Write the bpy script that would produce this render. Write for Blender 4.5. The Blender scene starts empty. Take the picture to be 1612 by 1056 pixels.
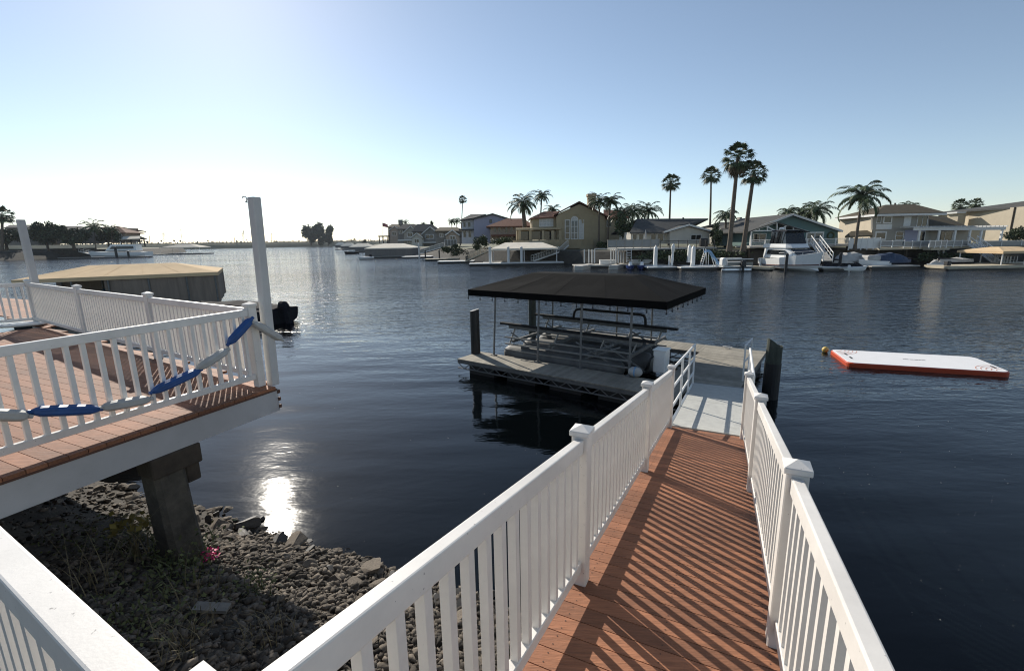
import bpy, math, random
import numpy as np
from mathutils import Vector, Matrix
random.seed(7)
rad = math.radians
S = bpy.context.scene
COL = S.collection

# ------------------------------------------------------------------ camera
H = 4.15                       # eye height above the water
F_PX, PITCH, ROLL = 720.0, 0.203908, 0.017429
PW, PH = 1612.0, 1056.0
_fw = Vector((0, math.cos(PITCH), -math.sin(PITCH)))
_up0 = Vector((0, math.sin(PITCH), math.cos(PITCH)))
_rt0 = Vector((1, 0, 0))
_rt = math.cos(ROLL) * _rt0 - math.sin(ROLL) * _up0
_up = math.sin(ROLL) * _rt0 + math.cos(ROLL) * _up0
cam = bpy.data.cameras.new('camera')
cam.sensor_width = 36.0
cam.lens = F_PX / PW * 36.0
cam.clip_start, cam.clip_end = 0.05, 9000
co = bpy.data.objects.new('camera', cam)
COL.objects.link(co)
co.matrix_world = Matrix(((_rt.x, _up.x, -_fw.x, 0), (_rt.y, _up.y, -_fw.y, 0), (_rt.z, _up.z, -_fw.z, H), (0, 0, 0, 1)))
S.camera = co

# ------------------------------------------------------------------ sky and sun
SUN_AZ, SUN_EL = -29.6, 28.4
W = bpy.data.worlds.new('World')
S.world = W
W.use_nodes = True
nt = W.node_tree
sky = nt.nodes.new('ShaderNodeTexSky')
sky.sky_type = 'NISHITA'
sky.sun_disc = False
sky.sun_elevation = rad(SUN_EL)
sky.sun_rotation = rad(SUN_AZ)
sky.air_density, sky.dust_density, sky.ozone_density = 0.85, 0.16, 1.8
bg = nt.nodes['Background']
bg.inputs['Strength'].default_value = 0.108
hs = nt.nodes.new('ShaderNodeHueSaturation')
hs.inputs['Hue'].default_value = 0.495
hs.inputs['Saturation'].default_value = 0.84
nt.links.new(sky.outputs[0], hs.inputs['Color'])
nt.links.new(hs.outputs[0], bg.inputs['Color'])
sl = bpy.data.lights.new('sun', 'SUN')
sl.energy, sl.angle, sl.color = 5.0, rad(0.5), (1.0, 0.93, 0.82)
so = bpy.data.objects.new('sun', sl)
COL.objects.link(so)
_sd = Vector((math.sin(rad(SUN_AZ)) * math.cos(rad(SUN_EL)), math.cos(rad(SUN_AZ)) * math.cos(rad(SUN_EL)), math.sin(rad(SUN_EL))))
so.rotation_euler = _sd.to_track_quat('Z', 'Y').to_euler()
so.location = (-30, 50, 40)
S.view_settings.view_transform = 'Standard'
S.view_settings.look = 'None'
S.view_settings.exposure = 0.25
S.view_settings.gamma = 1.0
S.cycles.use_denoising = True
S.cycles.use_adaptive_sampling = False
S.cycles.denoising_prefilter = 'ACCURATE'
S.cycles.pixel_filter_type = 'BLACKMAN_HARRIS'
S.cycles.filter_width = 1.1
S.cycles.max_bounces = 6
S.cycles.diffuse_bounces = 3
S.cycles.glossy_bounces = 3
S.cycles.transmission_bounces = 3
S.cycles.sample_clamp_indirect = 6.0
S.cycles.volume_bounces = 0
S.cycles.sample_clamp_direct = 18.0

# ------------------------------------------------------------------ pixel -> ground helpers (photo pixels)
def ray(px, py):
    return _fw + _rt * ((px - PW / 2) / F_PX) + _up * ((PH / 2 - py) / F_PX)
def g(px, py, z=0.0):            # where the line of sight meets a level plane
    r = ray(px, py); return Vector((0, 0, H)) + r * ((z - H) / r.z)
def q(px, py, Y):                # where it meets an upright plane facing the viewer at distance Y
    r = ray(px, py); return Vector((0, 0, H)) + r * (Y / r.y)
def pl(px, py, P, n):            # upright plane through P with horizontal normal n
    r = ray(px, py); t = (n[0] * P[0] + n[1] * P[1]) / (n[0] * r.x + n[1] * r.y)
    return Vector((0, 0, H)) + r * t

# ------------------------------------------------------------------ materials
def mat(name, col, rough=0.6, var=0.15, scale=3.0, bump=0.0, island=0.0, metal=0.0, stretch=(1, 1, 1), col2=None, spec=0.5, bscale=None, rot=0.0, spots=0.0, wear=0.0):
    m = bpy.data.materials.new(name); m.use_nodes = True
    t = m.node_tree; n = t.nodes; L = t.links; b = n['Principled BSDF']
    b.inputs['Roughness'].default_value = rough
    b.inputs['Metallic'].default_value = metal
    b.inputs['Specular IOR Level'].default_value = spec
    tc = n.new('ShaderNodeTexCoord'); mp = n.new('ShaderNodeMapping'); mp.inputs['Scale'].default_value = stretch; mp.inputs['Rotation'].default_value = (0, 0, rot)
    L.new(tc.outputs['Object'], mp.inputs['Vector'])
    no = n.new('ShaderNodeTexNoise'); no.inputs['Scale'].default_value = scale; no.inputs['Detail'].default_value = 6
    no.inputs['Roughness'].default_value = 0.65
    L.new(mp.outputs[0], no.inputs['Vector'])
    rp = n.new('ShaderNodeValToRGB'); rp.color_ramp.elements[0].position = 0.3; rp.color_ramp.elements[1].position = 0.72
    a = col2 if col2 else tuple(c * (1 - var) for c in col)
    c = col if col2 else tuple(min(1, c * (1 + var)) for c in col)
    rp.color_ramp.elements[0].color = (*a, 1); rp.color_ramp.elements[1].color = (*c, 1)
    L.new(no.outputs['Fac'], rp.inputs[0])
    out = rp.outputs[0]
    if island:
        ge = n.new('ShaderNodeNewGeometry'); mr = n.new('ShaderNodeMapRange')
        mr.inputs['To Min'].default_value = 1 - island; mr.inputs['To Max'].default_value = 1 + island
        L.new(ge.outputs['Random Per Island'], mr.inputs['Value'])
        mx = n.new('ShaderNodeVectorMath'); mx.operation = 'SCALE'
        L.new(out, mx.inputs[0]); L.new(mr.outputs[0], mx.inputs['Scale']); out = mx.outputs[0]
    for amt, sc_, lo, hi in ((spots, 55.0, .70, .76), (wear, 1.1, .38, .70)):
        if not amt: continue
        n3 = n.new('ShaderNodeTexNoise'); n3.inputs['Scale'].default_value = sc_; n3.inputs['Detail'].default_value = 3 if sc_ > 9 else 5
        L.new(tc.outputs['Object'], n3.inputs['Vector'])
        m3 = n.new('ShaderNodeMapRange'); m3.inputs['From Min'].default_value = lo; m3.inputs['From Max'].default_value = hi
        m3.inputs['To Min'].default_value = 1.0; m3.inputs['To Max'].default_value = 1.0 - amt
        L.new(n3.outputs['Fac'], m3.inputs['Value'])
        v3 = n.new('ShaderNodeVectorMath'); v3.operation = 'SCALE'; L.new(out, v3.inputs[0]); L.new(m3.outputs[0], v3.inputs['Scale']); out = v3.outputs[0]
    L.new(out, b.inputs['Base Color'])
    if bump:
        n2 = n.new('ShaderNodeTexNoise'); n2.inputs['Scale'].default_value = bscale or scale * 6; n2.inputs['Detail'].default_value = 5
        L.new(mp.outputs[0], n2.inputs['Vector'])
        bp = n.new('ShaderNodeBump'); bp.inputs['Strength'].default_value = bump; bp.inputs['Distance'].default_value = 0.02
        L.new(n2.outputs['Fac'], bp.inputs['Height']); L.new(bp.outputs[0], b.inputs['Normal'])
    return m

M = {}
def defmats():
    A = lambda k, *a, **kw: M.__setitem__(k, mat(k, *a, **kw))
    A('vinyl', (0.78, 0.745, 0.695), 0.42, 0.05, 9, bump=0.03, bscale=120, spots=.6, wear=.20)
    A('grey_paint', (0.44, 0.44, 0.445), 0.6, 0.06, 4, spots=.3, wear=.12)
    A('post_paint', (0.56, 0.55, 0.53), 0.6, 0.06, 4, spots=.3, wear=.12)
    A('redwood_deck', (0.295, 0.122, 0.060), 0.75, 0.30, 3, bump=0.35, island=0.24, stretch=(1.2, 22, 22), bscale=9, rot=rad(25.4), wear=.28)
    A('dark_end', (0.10, 0.05, 0.035), 0.8)
    A('dock_board', (0.30, 0.272, 0.22), 0.8, 0.2, 5, bump=0.2, island=0.16, wear=.22)
    A('gang_deck', (0.46, 0.46, 0.43), 0.7, 0.12, 7, bump=0.25, bscale=200)
    A('alu', (0.62, 0.63, 0.64), 0.38, 0.08, 8, metal=0.85)
    A('alu_dull', (0.16, 0.16, 0.155), 0.6, 0.25, 6, metal=0.3)
    A('lift_alu', (0.25, 0.25, 0.24), 0.5, 0.2, 6, metal=0.4)
    A('black_canvas', (0.0085, 0.009, 0.0095), 0.95, 0.25, 2.0, bump=0.15, spec=0.05)
    A('black_valance', (0.005, 0.005, 0.005), 0.95, 0.2, spec=0.05)
    A('black_wrap', (0.012, 0.012, 0.013), 0.45, 0.3, 8)
    A('piling_wood', (0.075, 0.085, 0.065), 0.85, 0.4, 5, bump=0.5, stretch=(3, 3, .5), col2=(0.03, 0.035, 0.03))
    A('black_metal', (0.02, 0.02, 0.02), 0.5, 0.2)
    A('tank', (0.115, 0.115, 0.11), 0.65, 0.3, 3)
    A('bunk', (0.016, 0.016, 0.017), 0.95, 0.2)
    A('white_gel', (0.78, 0.78, 0.76), 0.28, 0.05, 3)
    A('blue_float', (0.014, 0.078, 0.26), 0.5, 0.2, 8, wear=.2)
    A('grey_float', (0.46, 0.46, 0.44), 0.6, 0.12, 10, spots=.3, wear=.25)
    A('rope', (0.30, 0.28, 0.24), 0.9)
    A('concrete', (0.075, 0.066, 0.052), 0.92, 0.5, 4, bump=0.8, bscale=22)
    A('old_wood', (0.05, 0.038, 0.027), 0.85, 0.4, 4, bump=0.4)
    A('grey_wood', (0.20, 0.19, 0.17), 0.85, 0.25, 6, bump=0.3)
    A('stone', (0.100, 0.084, 0.067), 0.85, 0.4, 7, bump=0.4, island=0.8, spec=0.25)
    A('stone_wet', (0.055, 0.05, 0.045), 0.6, 0.3, 6, bump=0.3, island=0.4)
    A('soil', (0.05, 0.042, 0.033), 0.95, 0.35, 6, bump=0.8)
    A('orange', (0.46, 0.055, 0.014), 0.4, 0.08)
    A('raft_top', (0.78, 0.77, 0.76), 0.55, 0.04, 3)
    A('raft_line', (0.55, 0.27, 0.20), 0.6)
    A('raft_mark', (0.03, 0.03, 0.035), 0.6)
    A('buoy', (0.62, 0.42, 0.10), 0.5)
    A('weed', (0.09, 0.10, 0.035), 0.8, 0.4, 12, island=0.4)
    A('dry_grass', (0.17, 0.14, 0.075), 0.85, 0.2, 10, island=0.3)
    A('pink', (0.75, 0.05, 0.22), 0.6, 0.2, island=0.3)
    A('yellow_leaf', (0.19, 0.15, 0.03), 0.7, 0.2, island=0.3)
    A('fleck', (0.65, 0.63, 0.58), 0.8)
    A('tan_canvas', (0.66, 0.49, 0.30), 0.95, 0.10, 1.0, bump=0.1, spec=0.1)
    A('tan_skirt', (0.24, 0.19, 0.15), 0.9, 0.2, 1.5, bump=0.1, stretch=(3, 3, .3))
    A('cream_canvas', (0.74, 0.68, 0.57), 0.95, 0.10, 1.0, spec=0.1)
    A('grey_skirt', (0.16, 0.15, 0.14), 0.9, 0.15, 1, stretch=(3, 3, .3))
    A('navy_cover', (0.035, 0.055, 0.10), 0.75, 0.25, 1.5, bump=0.2)
    A('grey_cover', (0.40, 0.39, 0.37), 0.75, 0.2, 1.5, bump=0.2)
    A('dark_cover', (0.018, 0.019, 0.024), 0.9, 0.3, 5, spec=0.1)
    A('glass', (0.015, 0.018, 0.02), 0.08, 0.2, 1)
    A('glass_blue', (0.03, 0.06, 0.085), 0.1, 0.2, 1)
    A('curtain', (0.5, 0.5, 0.48), 0.6, 0.2, 4)
    A('trim', (0.62, 0.62, 0.60), 0.55, 0.06)
    A('cream_wall', (0.36, 0.295, 0.19), 0.9, 0.10, 1.2)
    A('lav_wall', (0.36, 0.36, 0.45), 0.9, 0.06, 1)
    A('white_wall', (0.60, 0.60, 0.62), 0.85, 0.06, 1)
    A('beige_wall', (0.50, 0.47, 0.41), 0.9, 0.08, 1)
    A('green_wall', (0.115, 0.195, 0.19), 0.85, 0.10, 1, stretch=(.3, .3, 8))
    A('grey_wall', (0.31, 0.29, 0.25), 0.9, 0.08, 1)
    A('tan_wall', (0.45, 0.39, 0.295), 0.9, 0.08, 1)
    A('brown_wall', (0.36, 0.29, 0.23), 0.9, 0.1, 1)
    A('far_wall', (0.20, 0.19, 0.175), 0.9, 0.15, .6)
    A('roof_grey', (0.085, 0.085, 0.082), 0.85, 0.22, 1.5, stretch=(1, 1, 6), spec=0.1)
    A('roof_brown', (0.10, 0.085, 0.06), 0.85, 0.22, 1.5, stretch=(1, 1, 6), spec=0.1)
    A('roof_tile', (0.17, 0.085, 0.06), 0.85, 0.25, 2, stretch=(1, 1, 5), spec=0.1)
    A('bank', (0.045, 0.042, 0.035), 0.95, 0.45, 1.2, bump=0.8, bscale=3)
    A('land', (0.13, 0.13, 0.075), 0.95, 0.3, .4)
    A('levee', (0.115, 0.12, 0.075), 0.95, 0.3, .03, bump=0.3)
    A('palm_trunk', (0.125, 0.10, 0.075), 0.9, 0.35, 2, bump=0.6, stretch=(.5, .5, 6))
    A('fan_leaf', (0.055, 0.080, 0.030), 0.6, 0.35, 1.5, island=0.35)
    A('dead_leaf', (0.14, 0.10, 0.06), 0.85, 0.3, island=0.35)
    A('frond', (0.065, 0.095, 0.035), 0.55, 0.35, 1.5, island=0.35)
    A('leaf', (0.050, 0.072, 0.028), 0.65, 0.5, .5, island=0.45)
    A('leaf_far', (0.045, 0.062, 0.030), 0.7, 0.5, .2, island=0.4)
    A('trunk', (0.09, 0.07, 0.05), 0.9, 0.3, 3)
    A('slide_blue', (0.20, 0.36, 0.55), 0.35, 0.08)
    A('ski_blue', (0.03, 0.06, 0.20), 0.3, 0.2, 2)
    A('dock_pale', (0.50, 0.44, 0.33), 0.8, 0.12, 2)
    A('dock_grey', (0.42, 0.40, 0.36), 0.8, 0.12, 2)
    A('rust_red', (0.10, 0.02, 0.015), 0.7)
    A('flag', (0.35, 0.12, 0.13), 0.8, 0.5, 1.5)
    A('pile_black', (0.015, 0.015, 0.016), 0.6, 0.2)
    A('fence_white', (0.74, 0.73, 0.70), 0.6, 0.05)
    A('rail_glass', (0.22, 0.23, 0.235), 0.3, 0.1)
    A('algae', (0.035, 0.045, 0.025), 0.8, 0.4, 4)
defmats()

# ------------------------------------------------------------------ mesh builder
class MB:
    def __init__(s): s.v = []; s.f = []; s.m = []; s.mi = 0
    def quadv(s, *p):
        b = len(s.v); s.v += [Vector(x) for x in p]; s.f.append(tuple(range(b, b + len(p)))); s.m.append(s.mi); return s
    def hexa(s, p):              # 8 points: bottom 4 (ccw), top 4
        b = len(s.v); s.v += [Vector(x) for x in p]
        for f in ((3, 2, 1, 0), (4, 5, 6, 7), (0, 1, 5, 4), (1, 2, 6, 5), (2, 3, 7, 6), (3, 0, 4, 7)):
            s.f.append(tuple(b + i for i in f)); s.m.append(s.mi)
        return s
    def box(s, c, size, ax=None, rz=0.0):   # centre, full sizes, optional axes
        c = Vector(c); hx, hy, hz = size[0] / 2, size[1] / 2, size[2] / 2
        if ax is None:
            ca, sa = math.cos(rz), math.sin(rz); ax = (Vector((ca, sa, 0)), Vector((-sa, ca, 0)), Vector((0, 0, 1)))
        X, Y, Z = ax
        p = [c + X * (i * hx) + Y * (j * hy) + Z * (k * hz) for k in (-1, 1) for i, j in ((-1, -1), (1, -1), (1, 1), (-1, 1))]
        return s.hexa(p)
    def mm(s, a, b):             # min / max box
        a = Vector(a); b = Vector(b); return s.box((a + b) / 2, (abs(b.x - a.x), abs(b.y - a.y), abs(b.z - a.z)))
    def beam(s, a, b, w, h, up=(0, 0, 1)):   # box along a->b
        a = Vector(a); b = Vector(b); d = b - a; L = d.length; d.normalize(); u = Vector(up)
        if abs(d.dot(u)) > 0.99: u = Vector((0, 1, 0))
        x = d.cross(u).normalized(); z = x.cross(d).normalized()
        return s.box((a + b) / 2, (L, w, h), (d, x * -1, z))
    def tube(s, pts, r, n=8, cap=True):
        pts = [Vector(p) for p in pts]; k = len(pts); R = r if isinstance(r, (list, tuple)) else [r] * k
        prev = None; b0 = len(s.v)
        for i, p in enumerate(pts):
            d = (pts[min(i + 1, k - 1)] - pts[max(i - 1, 0)]).normalized()
            x = prev - d * prev.dot(d) if prev is not None else d.orthogonal()
            if x.length < 1e-6: x = d.orthogonal()
            x.normalize(); prev = x; y = d.cross(x)
            for j in range(n):
                a = 2 * math.pi * j / n; s.v.append(p + (x * math.cos(a) + y * math.sin(a)) * R[i])
        for i in range(k - 1):
            for j in range(n):
                s.f.append((b0 + i * n + j, b0 + i * n + (j + 1) % n, b0 + (i + 1) * n + (j + 1) % n, b0 + (i + 1) * n + j)); s.m.append(s.mi)
        if cap:
            s.f.append(tuple(b0 + j for j in reversed(range(n)))); s.m.append(s.mi)
            s.f.append(tuple(b0 + (k - 1) * n + j for j in range(n))); s.m.append(s.mi)
        return s
    def prism(s, poly, off):     # planar polygon extruded by a vector
        off = Vector(off); b = len(s.v); n = len(poly)
        s.v += [Vector(p) for p in poly]; s.v += [Vector(p) + off for p in poly]
        s.f.append(tuple(b + i for i in range(n))); s.f.append(tuple(b + n + i for i in reversed(range(n)))); s.m += [s.mi] * 2
        for i in range(n):
            j = (i + 1) % n; s.f.append((b + i, b + n + i, b + n + j, b + j)); s.m.append(s.mi)
        return s
    def loft(s, rings, cap=True, closed=True):
        b = len(s.v); n = len(rings[0])
        for r in rings: s.v += [Vector(p) for p in r]
        for i in range(len(rings) - 1):
            for j in range(n if closed else n - 1):
                s.f.append((b + i * n + j, b + i * n + (j + 1) % n, b + (i + 1) * n + (j + 1) % n, b + (i + 1) * n + j)); s.m.append(s.mi)
        if cap:
            s.f.append(tuple(b + j for j in reversed(range(n)))); s.m.append(s.mi)
            s.f.append(tuple(b + (len(rings) - 1) * n + j for j in range(n))); s.m.append(s.mi)
        return s
    def ball(s, c, r, n=10, sc=(1, 1, 1)):
        c = Vector(c); rings = []
        k = max(4, n // 2)
        for i in range(k + 1):
            t = math.pi * (0.02 + 0.96 * i / k); rr = math.sin(t); z = -math.cos(t)
            rings.append([c + Vector((math.cos(2 * math.pi * j / n) * rr * r * sc[0], math.sin(2 * math.pi * j / n) * rr * r * sc[1], z * r * sc[2])) for j in range(n)])
        return s.loft(rings)
    def leaf(s, p, d, w, nrm):   # a small two-triangle blade
        d = Vector(d); x = d.cross(Vector(nrm))
        if x.length < 1e-6: x = d.orthogonal()
        x = x.normalized() * w; p = Vector(p)
        return s.quadv(p, p + d * .5 + x, p + d, p + d * .5 - x)
    def build(s, name, m, parent=None, smooth=False, bevel=0.0, seg=1):
        me = bpy.data.meshes.new(name)
        o = (Vector(parent.location) if parent is not None and parent.get('_o') is None else Vector((0, 0, 0)))
        if parent is not None:
            o = world_origin(parent)
        me.from_pydata([tuple(p - o) for p in s.v], [], s.f)
        ms = m if isinstance(m, (list, tuple)) else [m]
        for x in ms: me.materials.append(M[x] if isinstance(x, str) else x)
        if len(ms) > 1: me.polygons.foreach_set('material_index', s.m)
        if smooth: me.polygons.foreach_set('use_smooth', [True] * len(me.polygons))
        me.update()
        ob = bpy.data.objects.new(name, me); COL.objects.link(ob)
        if parent is not None: ob.parent = parent
        if bevel:
            bv = ob.modifiers.new('bevel', 'BEVEL'); bv.width = bevel; bv.segments = seg; bv.limit_method = 'ANGLE'
        return ob
def world_origin(o):
    v = Vector((0, 0, 0))
    while o is not None:
        v += Vector(o.location); o = o.parent
    return v
def tag(o, label=None, cat=None, group=None, kind=None):
    if label: o['label'] = label
    if cat: o['category'] = cat
    if group: o['group'] = group
    if kind: o['kind'] = kind
    return o
def thing(name, label, cat, loc=(0, 0, 0), group=None):
    o = bpy.data.objects.new(name, None); COL.objects.link(o); o.location = Vector(loc); o.empty_display_size = .2
    return tag(o, label, cat, group)
def dup(root, loc, rz=0.0, sc=1.0, label=None):
    r = root.copy(); COL.objects.link(r); r.location = loc; r.rotation_euler = (0, 0, rz); r.scale = (sc, sc, sc)
    if label: r['label'] = label
    for c in list(root.children):
        d = c.copy(); COL.objects.link(d); d.parent = r
        for e in list(c.children):
            f = e.copy(); COL.objects.link(f); f.parent = d
    return r
def V(*a): return Vector(a)
# ------------------------------------------------------------------ water
D2, N2 = V(0.43, 0.903, 0).normalized(), V(0.903, -0.43, 0).normalized()
def tw(t, w, z=0.0): return D2 * t + N2 * w + V(0, 0, z)
def water_mat():
    m = bpy.data.materials.new('water'); m.use_nodes = True
    t = m.node_tree; n = t.nodes; L = t.links; b = n['Principled BSDF']
    b.inputs['Base Color'].default_value = (0.0012, 0.0022, 0.0028, 1)
    b.inputs['Roughness'].default_value = 0.035
    b.inputs['IOR'].default_value = 1.333
    ge = n.new('ShaderNodeNewGeometry')
    def wave(scale, rot, stretch, detail, amp, dist=0.0):
        mp = n.new('ShaderNodeMapping'); mp.inputs['Rotation'].default_value = (0, 0, rad(rot)); mp.inputs['Scale'].default_value = stretch
        L.new(ge.outputs['Position'], mp.inputs['Vector'])
        no = n.new('ShaderNodeTexNoise'); no.inputs['Scale'].default_value = scale; no.inputs['Detail'].default_value = detail
        no.inputs['Roughness'].default_value = 0.5; no.inputs['Distortion'].default_value = dist
        L.new(mp.outputs[0], no.inputs['Vector'])
        k = n.new('ShaderNodeMath'); k.operation = 'MULTIPLY'; k.inputs[1].default_value = amp
        L.new(no.outputs['Fac'], k.inputs[0]); return k.outputs[0]
    def add(a, c):
        k = n.new('ShaderNodeMath'); k.operation = 'ADD'; L.new(a, k.inputs[0]); L.new(c, k.inputs[1]); return k.outputs[0]
    def mul(a, c):
        k = n.new('ShaderNodeMath'); k.operation = 'MULTIPLY'; L.new(a, k.inputs[0]); L.new(c, k.inputs[1]); return k.outputs[0]
    # sheltered water by the bank, open wind-ruffled channel beyond
    dt = n.new('ShaderNodeVectorMath'); dt.operation = 'DOT_PRODUCT'; dt.inputs[1].default_value = (0.30, 0.954, 0)
    L.new(ge.outputs['Position'], dt.inputs[0])
    mr = n.new('ShaderNodeMapRange'); mr.interpolation_type = 'SMOOTHSTEP'
    mr.inputs['From Min'].default_value = 8; mr.inputs['From Max'].default_value = 36
    mr.inputs['To Min'].default_value = 0.04; mr.inputs['To Max'].default_value = 1.0
    L.new(dt.outputs['Value'], mr.inputs['Value'])
    swell = wave(0.45, 14, (0.45, 1.5, 1), 1.0, 0.055)
    rip = wave(0.9, 8, (0.45, 1.5, 1), 2.0, 0.24, 0.4)
    chop = wave(4.5, -6, (0.6, 1.3, 1), 2.0, 0.10, 0.3)
    fine = wave(15.0, 0, (0.8, 1.2, 1), 1.0, 0.014)
    gust = wave(0.035, 20, (0.6, 1.6, 1), 2.0, 1.0, 0.6)      # patches of wind on the open channel
    gm = n.new('ShaderNodeMapRange'); gm.inputs['From Min'].default_value = 0.36; gm.inputs['From Max'].default_value = 0.64
    gm.inputs['To Min'].default_value = 0.55; gm.inputs['To Max'].default_value = 1.25
    L.new(gust, gm.inputs['Value'])
    h = add(swell, mul(mul(add(add(rip, chop), fine), mr.outputs[0]), gm.outputs[0]))
    rr_ = n.new('ShaderNodeMapRange'); rr_.inputs['To Min'].default_value = 0.055; rr_.inputs['To Max'].default_value = 0.05
    L.new(mr.outputs[0], rr_.inputs['Value']); L.new(rr_.outputs[0], b.inputs['Roughness'])
    bp = n.new('ShaderNodeBump'); bp.inputs['Strength'].default_value = 1.0; bp.inputs['Distance'].default_value = 1.0
    L.new(h, bp.inputs['Height']); L.new(bp.outputs[0], b.inputs['Normal'])
    return m
M['water'] = water_mat()
w = MB(); w.quadv((-4000, -60, 0), (4000, -60, 0), (4000, 6000, 0), (-4000, 6000, 0))
tag(w.build('water', 'water'), kind='structure')

# ------------------------------------------------------------------ near bank
from mathutils import noise as mnoise
def bank_z(t, w):
    if t < 0.2: z = 1.62
    elif t < 2.6: z = 1.62 + (0.66 - 1.62) * (t - .2) / 2.4
    elif t < 4.0: z = 0.66 * (4.0 - t) / 1.4
    else: z = -(t - 4.0) * 0.62
    z += .10 * mnoise.noise(V(t * .8, w * .8, 0)) + .05 * mnoise.noise(V(t * 2.3, w * 2.3, 4))
    return z + (0.06 * max(0, -w - 4) * (0.0 if t > 4 else 0)) - (.02 * max(0, -w - 3) if t > 1 else 0)
bm_ = MB()
T = [(-3 + i * .2) for i in range(60)]; Wd = [(-30 + j * .4) for j in range(130)]
for t in T:
    for ww in Wd: bm_.v.append(tw(t, ww, bank_z(t, ww)))
nw = len(Wd)
for i in range(len(T) - 1):
    for j in range(nw - 1):
        bm_.f.append((i * nw + j, i * nw + j + 1, (i + 1) * nw + j + 1, (i + 1) * nw + j)); bm_.m.append(0)
tag(bm_.build('bank_ground', 'soil', smooth=True), kind='structure')

def ico(sub):
    import bmesh
    bm = bmesh.new(); bmesh.ops.create_icosphere(bm, subdivisions=sub, radius=1.0)
    v = [x.co.copy() for x in bm.verts]; f = [tuple(y.index for y in x.verts) for x in bm.faces]; bm.free(); return v, f
iv1, if1 = ico(1); iv2, if2 = ico(2)
def rock_shape(rng, v):
    pl_ = [(V(rng.gauss(0, 1), rng.gauss(0, 1), rng.gauss(0, 1)).normalized(), rng.uniform(.30, .72)) for _ in range(7)]
    sc = V(rng.uniform(1.0, 1.65), rng.uniform(.8, 1.2), rng.uniform(.45, .85)); out = []
    for p in v:
        p = p.copy()
        for nn, dd in pl_:
            e = p.dot(nn) - dd
            if e > 0: p -= nn * e
        p += p * .04 * rng.uniform(-1, 1)
        out.append(V(p.x * sc.x, p.y * sc.y, p.z * sc.z))
    return out
rng = random.Random(3)
big = []
for k in range(12):
    me = bpy.data.meshes.new('rock'); me.from_pydata([tuple(p) for p in rock_shape(rng, iv2)], [], if2)
    me.materials.append(M['stone' if k % 4 else 'stone_wet']); me.update(); big.append(me)
placed = []
def rock(x, y, z, r, me, label, group):
    o = bpy.data.objects.new('rock', me); COL.objects.link(o)
    o.location = (x, y, z); o.scale = (r, r, r); o.rotation_euler = (rng.uniform(-.35, .35), rng.uniform(-.35, .35), rng.uniform(0, 6.28))
    tag(o, label, 'rock', group)
n_r = 0
for tries in range(6000):
    if n_r >= 285: break
    t = rng.triangular(1.9, 4.55, 3.95); ww = rng.uniform(-9.5, .7)
    r = rng.uniform(.06, .14) * (1.0 if t > 3.35 else .5)
    if any((t - a) ** 2 + (ww - b) ** 2 < (.62 * (r + c)) ** 2 for a, b, c in placed): continue
    p = tw(t, ww, 0)
    if (p - V(-3.78, 4.60, 0)).length < .28 + r: continue
    placed.append((t, ww, r)); n_r += 1
    z = bank_z(t, ww) + r * .22
    wet = t > 3.5
    rock(p.x, p.y, z, r, big[rng.choice((0, 4, 8, 1, 2)) if wet else rng.choice((1, 2, 3, 5, 6, 7, 9, 10, 11))],
         'dark angular riprap rock lying along the wet waterline' if wet else 'angular grey brown riprap rock on the bank above the waterline',
         'wet riprap rocks at the waterline' if wet else 'riprap rocks on the bank')
# a few singled-out stones
for (px, py, r, mi, lab) in [(345, 830, .20, 5, 'large tan angular boulder beside the concrete pile'), (470, 853, .17, 6, 'broad brownish boulder right where the sun glints on the water'),
                          (590, 897, .18, 9, 'flat brown slab of rock near the white walkway railing'), (392, 827, .13, 0, 'round dark boulder at the waterline near the concrete pile')]:
    p = g(px, py, .12); rock(p.x, p.y, .16, r, big[mi], lab, None)
# gravel: thousands of small stones, one mass
NS = 36000
shapes = [rock_shape(rng, iv1) for _ in range(24)]
nv, nf = len(iv1), len(if1)
co_ = np.zeros((NS * nv, 3), np.float32); fa = np.zeros((NS * nf, 3), np.int32)
fi = np.array(if1); sh = [np.array([tuple(p) for p in s_]) for s_ in shapes]
k = 0
while k < NS:
    t = rng.uniform(.15, 4.1); ww = rng.uniform(-10, 2.2) if rng.random() < .2 else rng.uniform(-6.2, 1.0)
    r = rng.uniform(.011, .027) if rng.random() < .72 else rng.uniform(.027, .055)
    if t > 3.0: r *= 1.2
    a = rng.uniform(0, 6.28); ca, sa = math.cos(a), math.sin(a); tx = rng.uniform(-.5, .5)
    Rz = np.array([[ca, -sa, 0], [sa, ca, 0], [0, 0, 1]]); Rx = np.array([[1, 0, 0], [0, math.cos(tx), -math.sin(tx)], [0, math.sin(tx), math.cos(tx)]])
    p = tw(t, ww, bank_z(t, ww) + r * rng.uniform(.1, .7))
    co_[k * nv:(k + 1) * nv] = (sh[rng.randrange(24)] * r) @ (Rz @ Rx).T + np.array(p)
    fa[k * nf:(k + 1) * nf] = fi + k * nv; k += 1
me = bpy.data.meshes.new('gravel'); me.vertices.add(NS * nv); me.vertices.foreach_set('co', co_.ravel())
me.loops.add(NS * nf * 3); me.loops.foreach_set('vertex_index', fa.ravel())
me.polygons.add(NS * nf); me.polygons.foreach_set('loop_start', np.arange(NS * nf, dtype=np.int32) * 3); me.polygons.foreach_set('loop_total', np.full(NS * nf, 3, np.int32))
me.materials.append(M['stone']); me.update(calc_edges=True); me.validate()
go = bpy.data.objects.new('gravel', me); COL.objects.link(go)
tag(go, 'loose grey gravel covering the sloping bank', 'gravel', kind='stuff')

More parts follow.
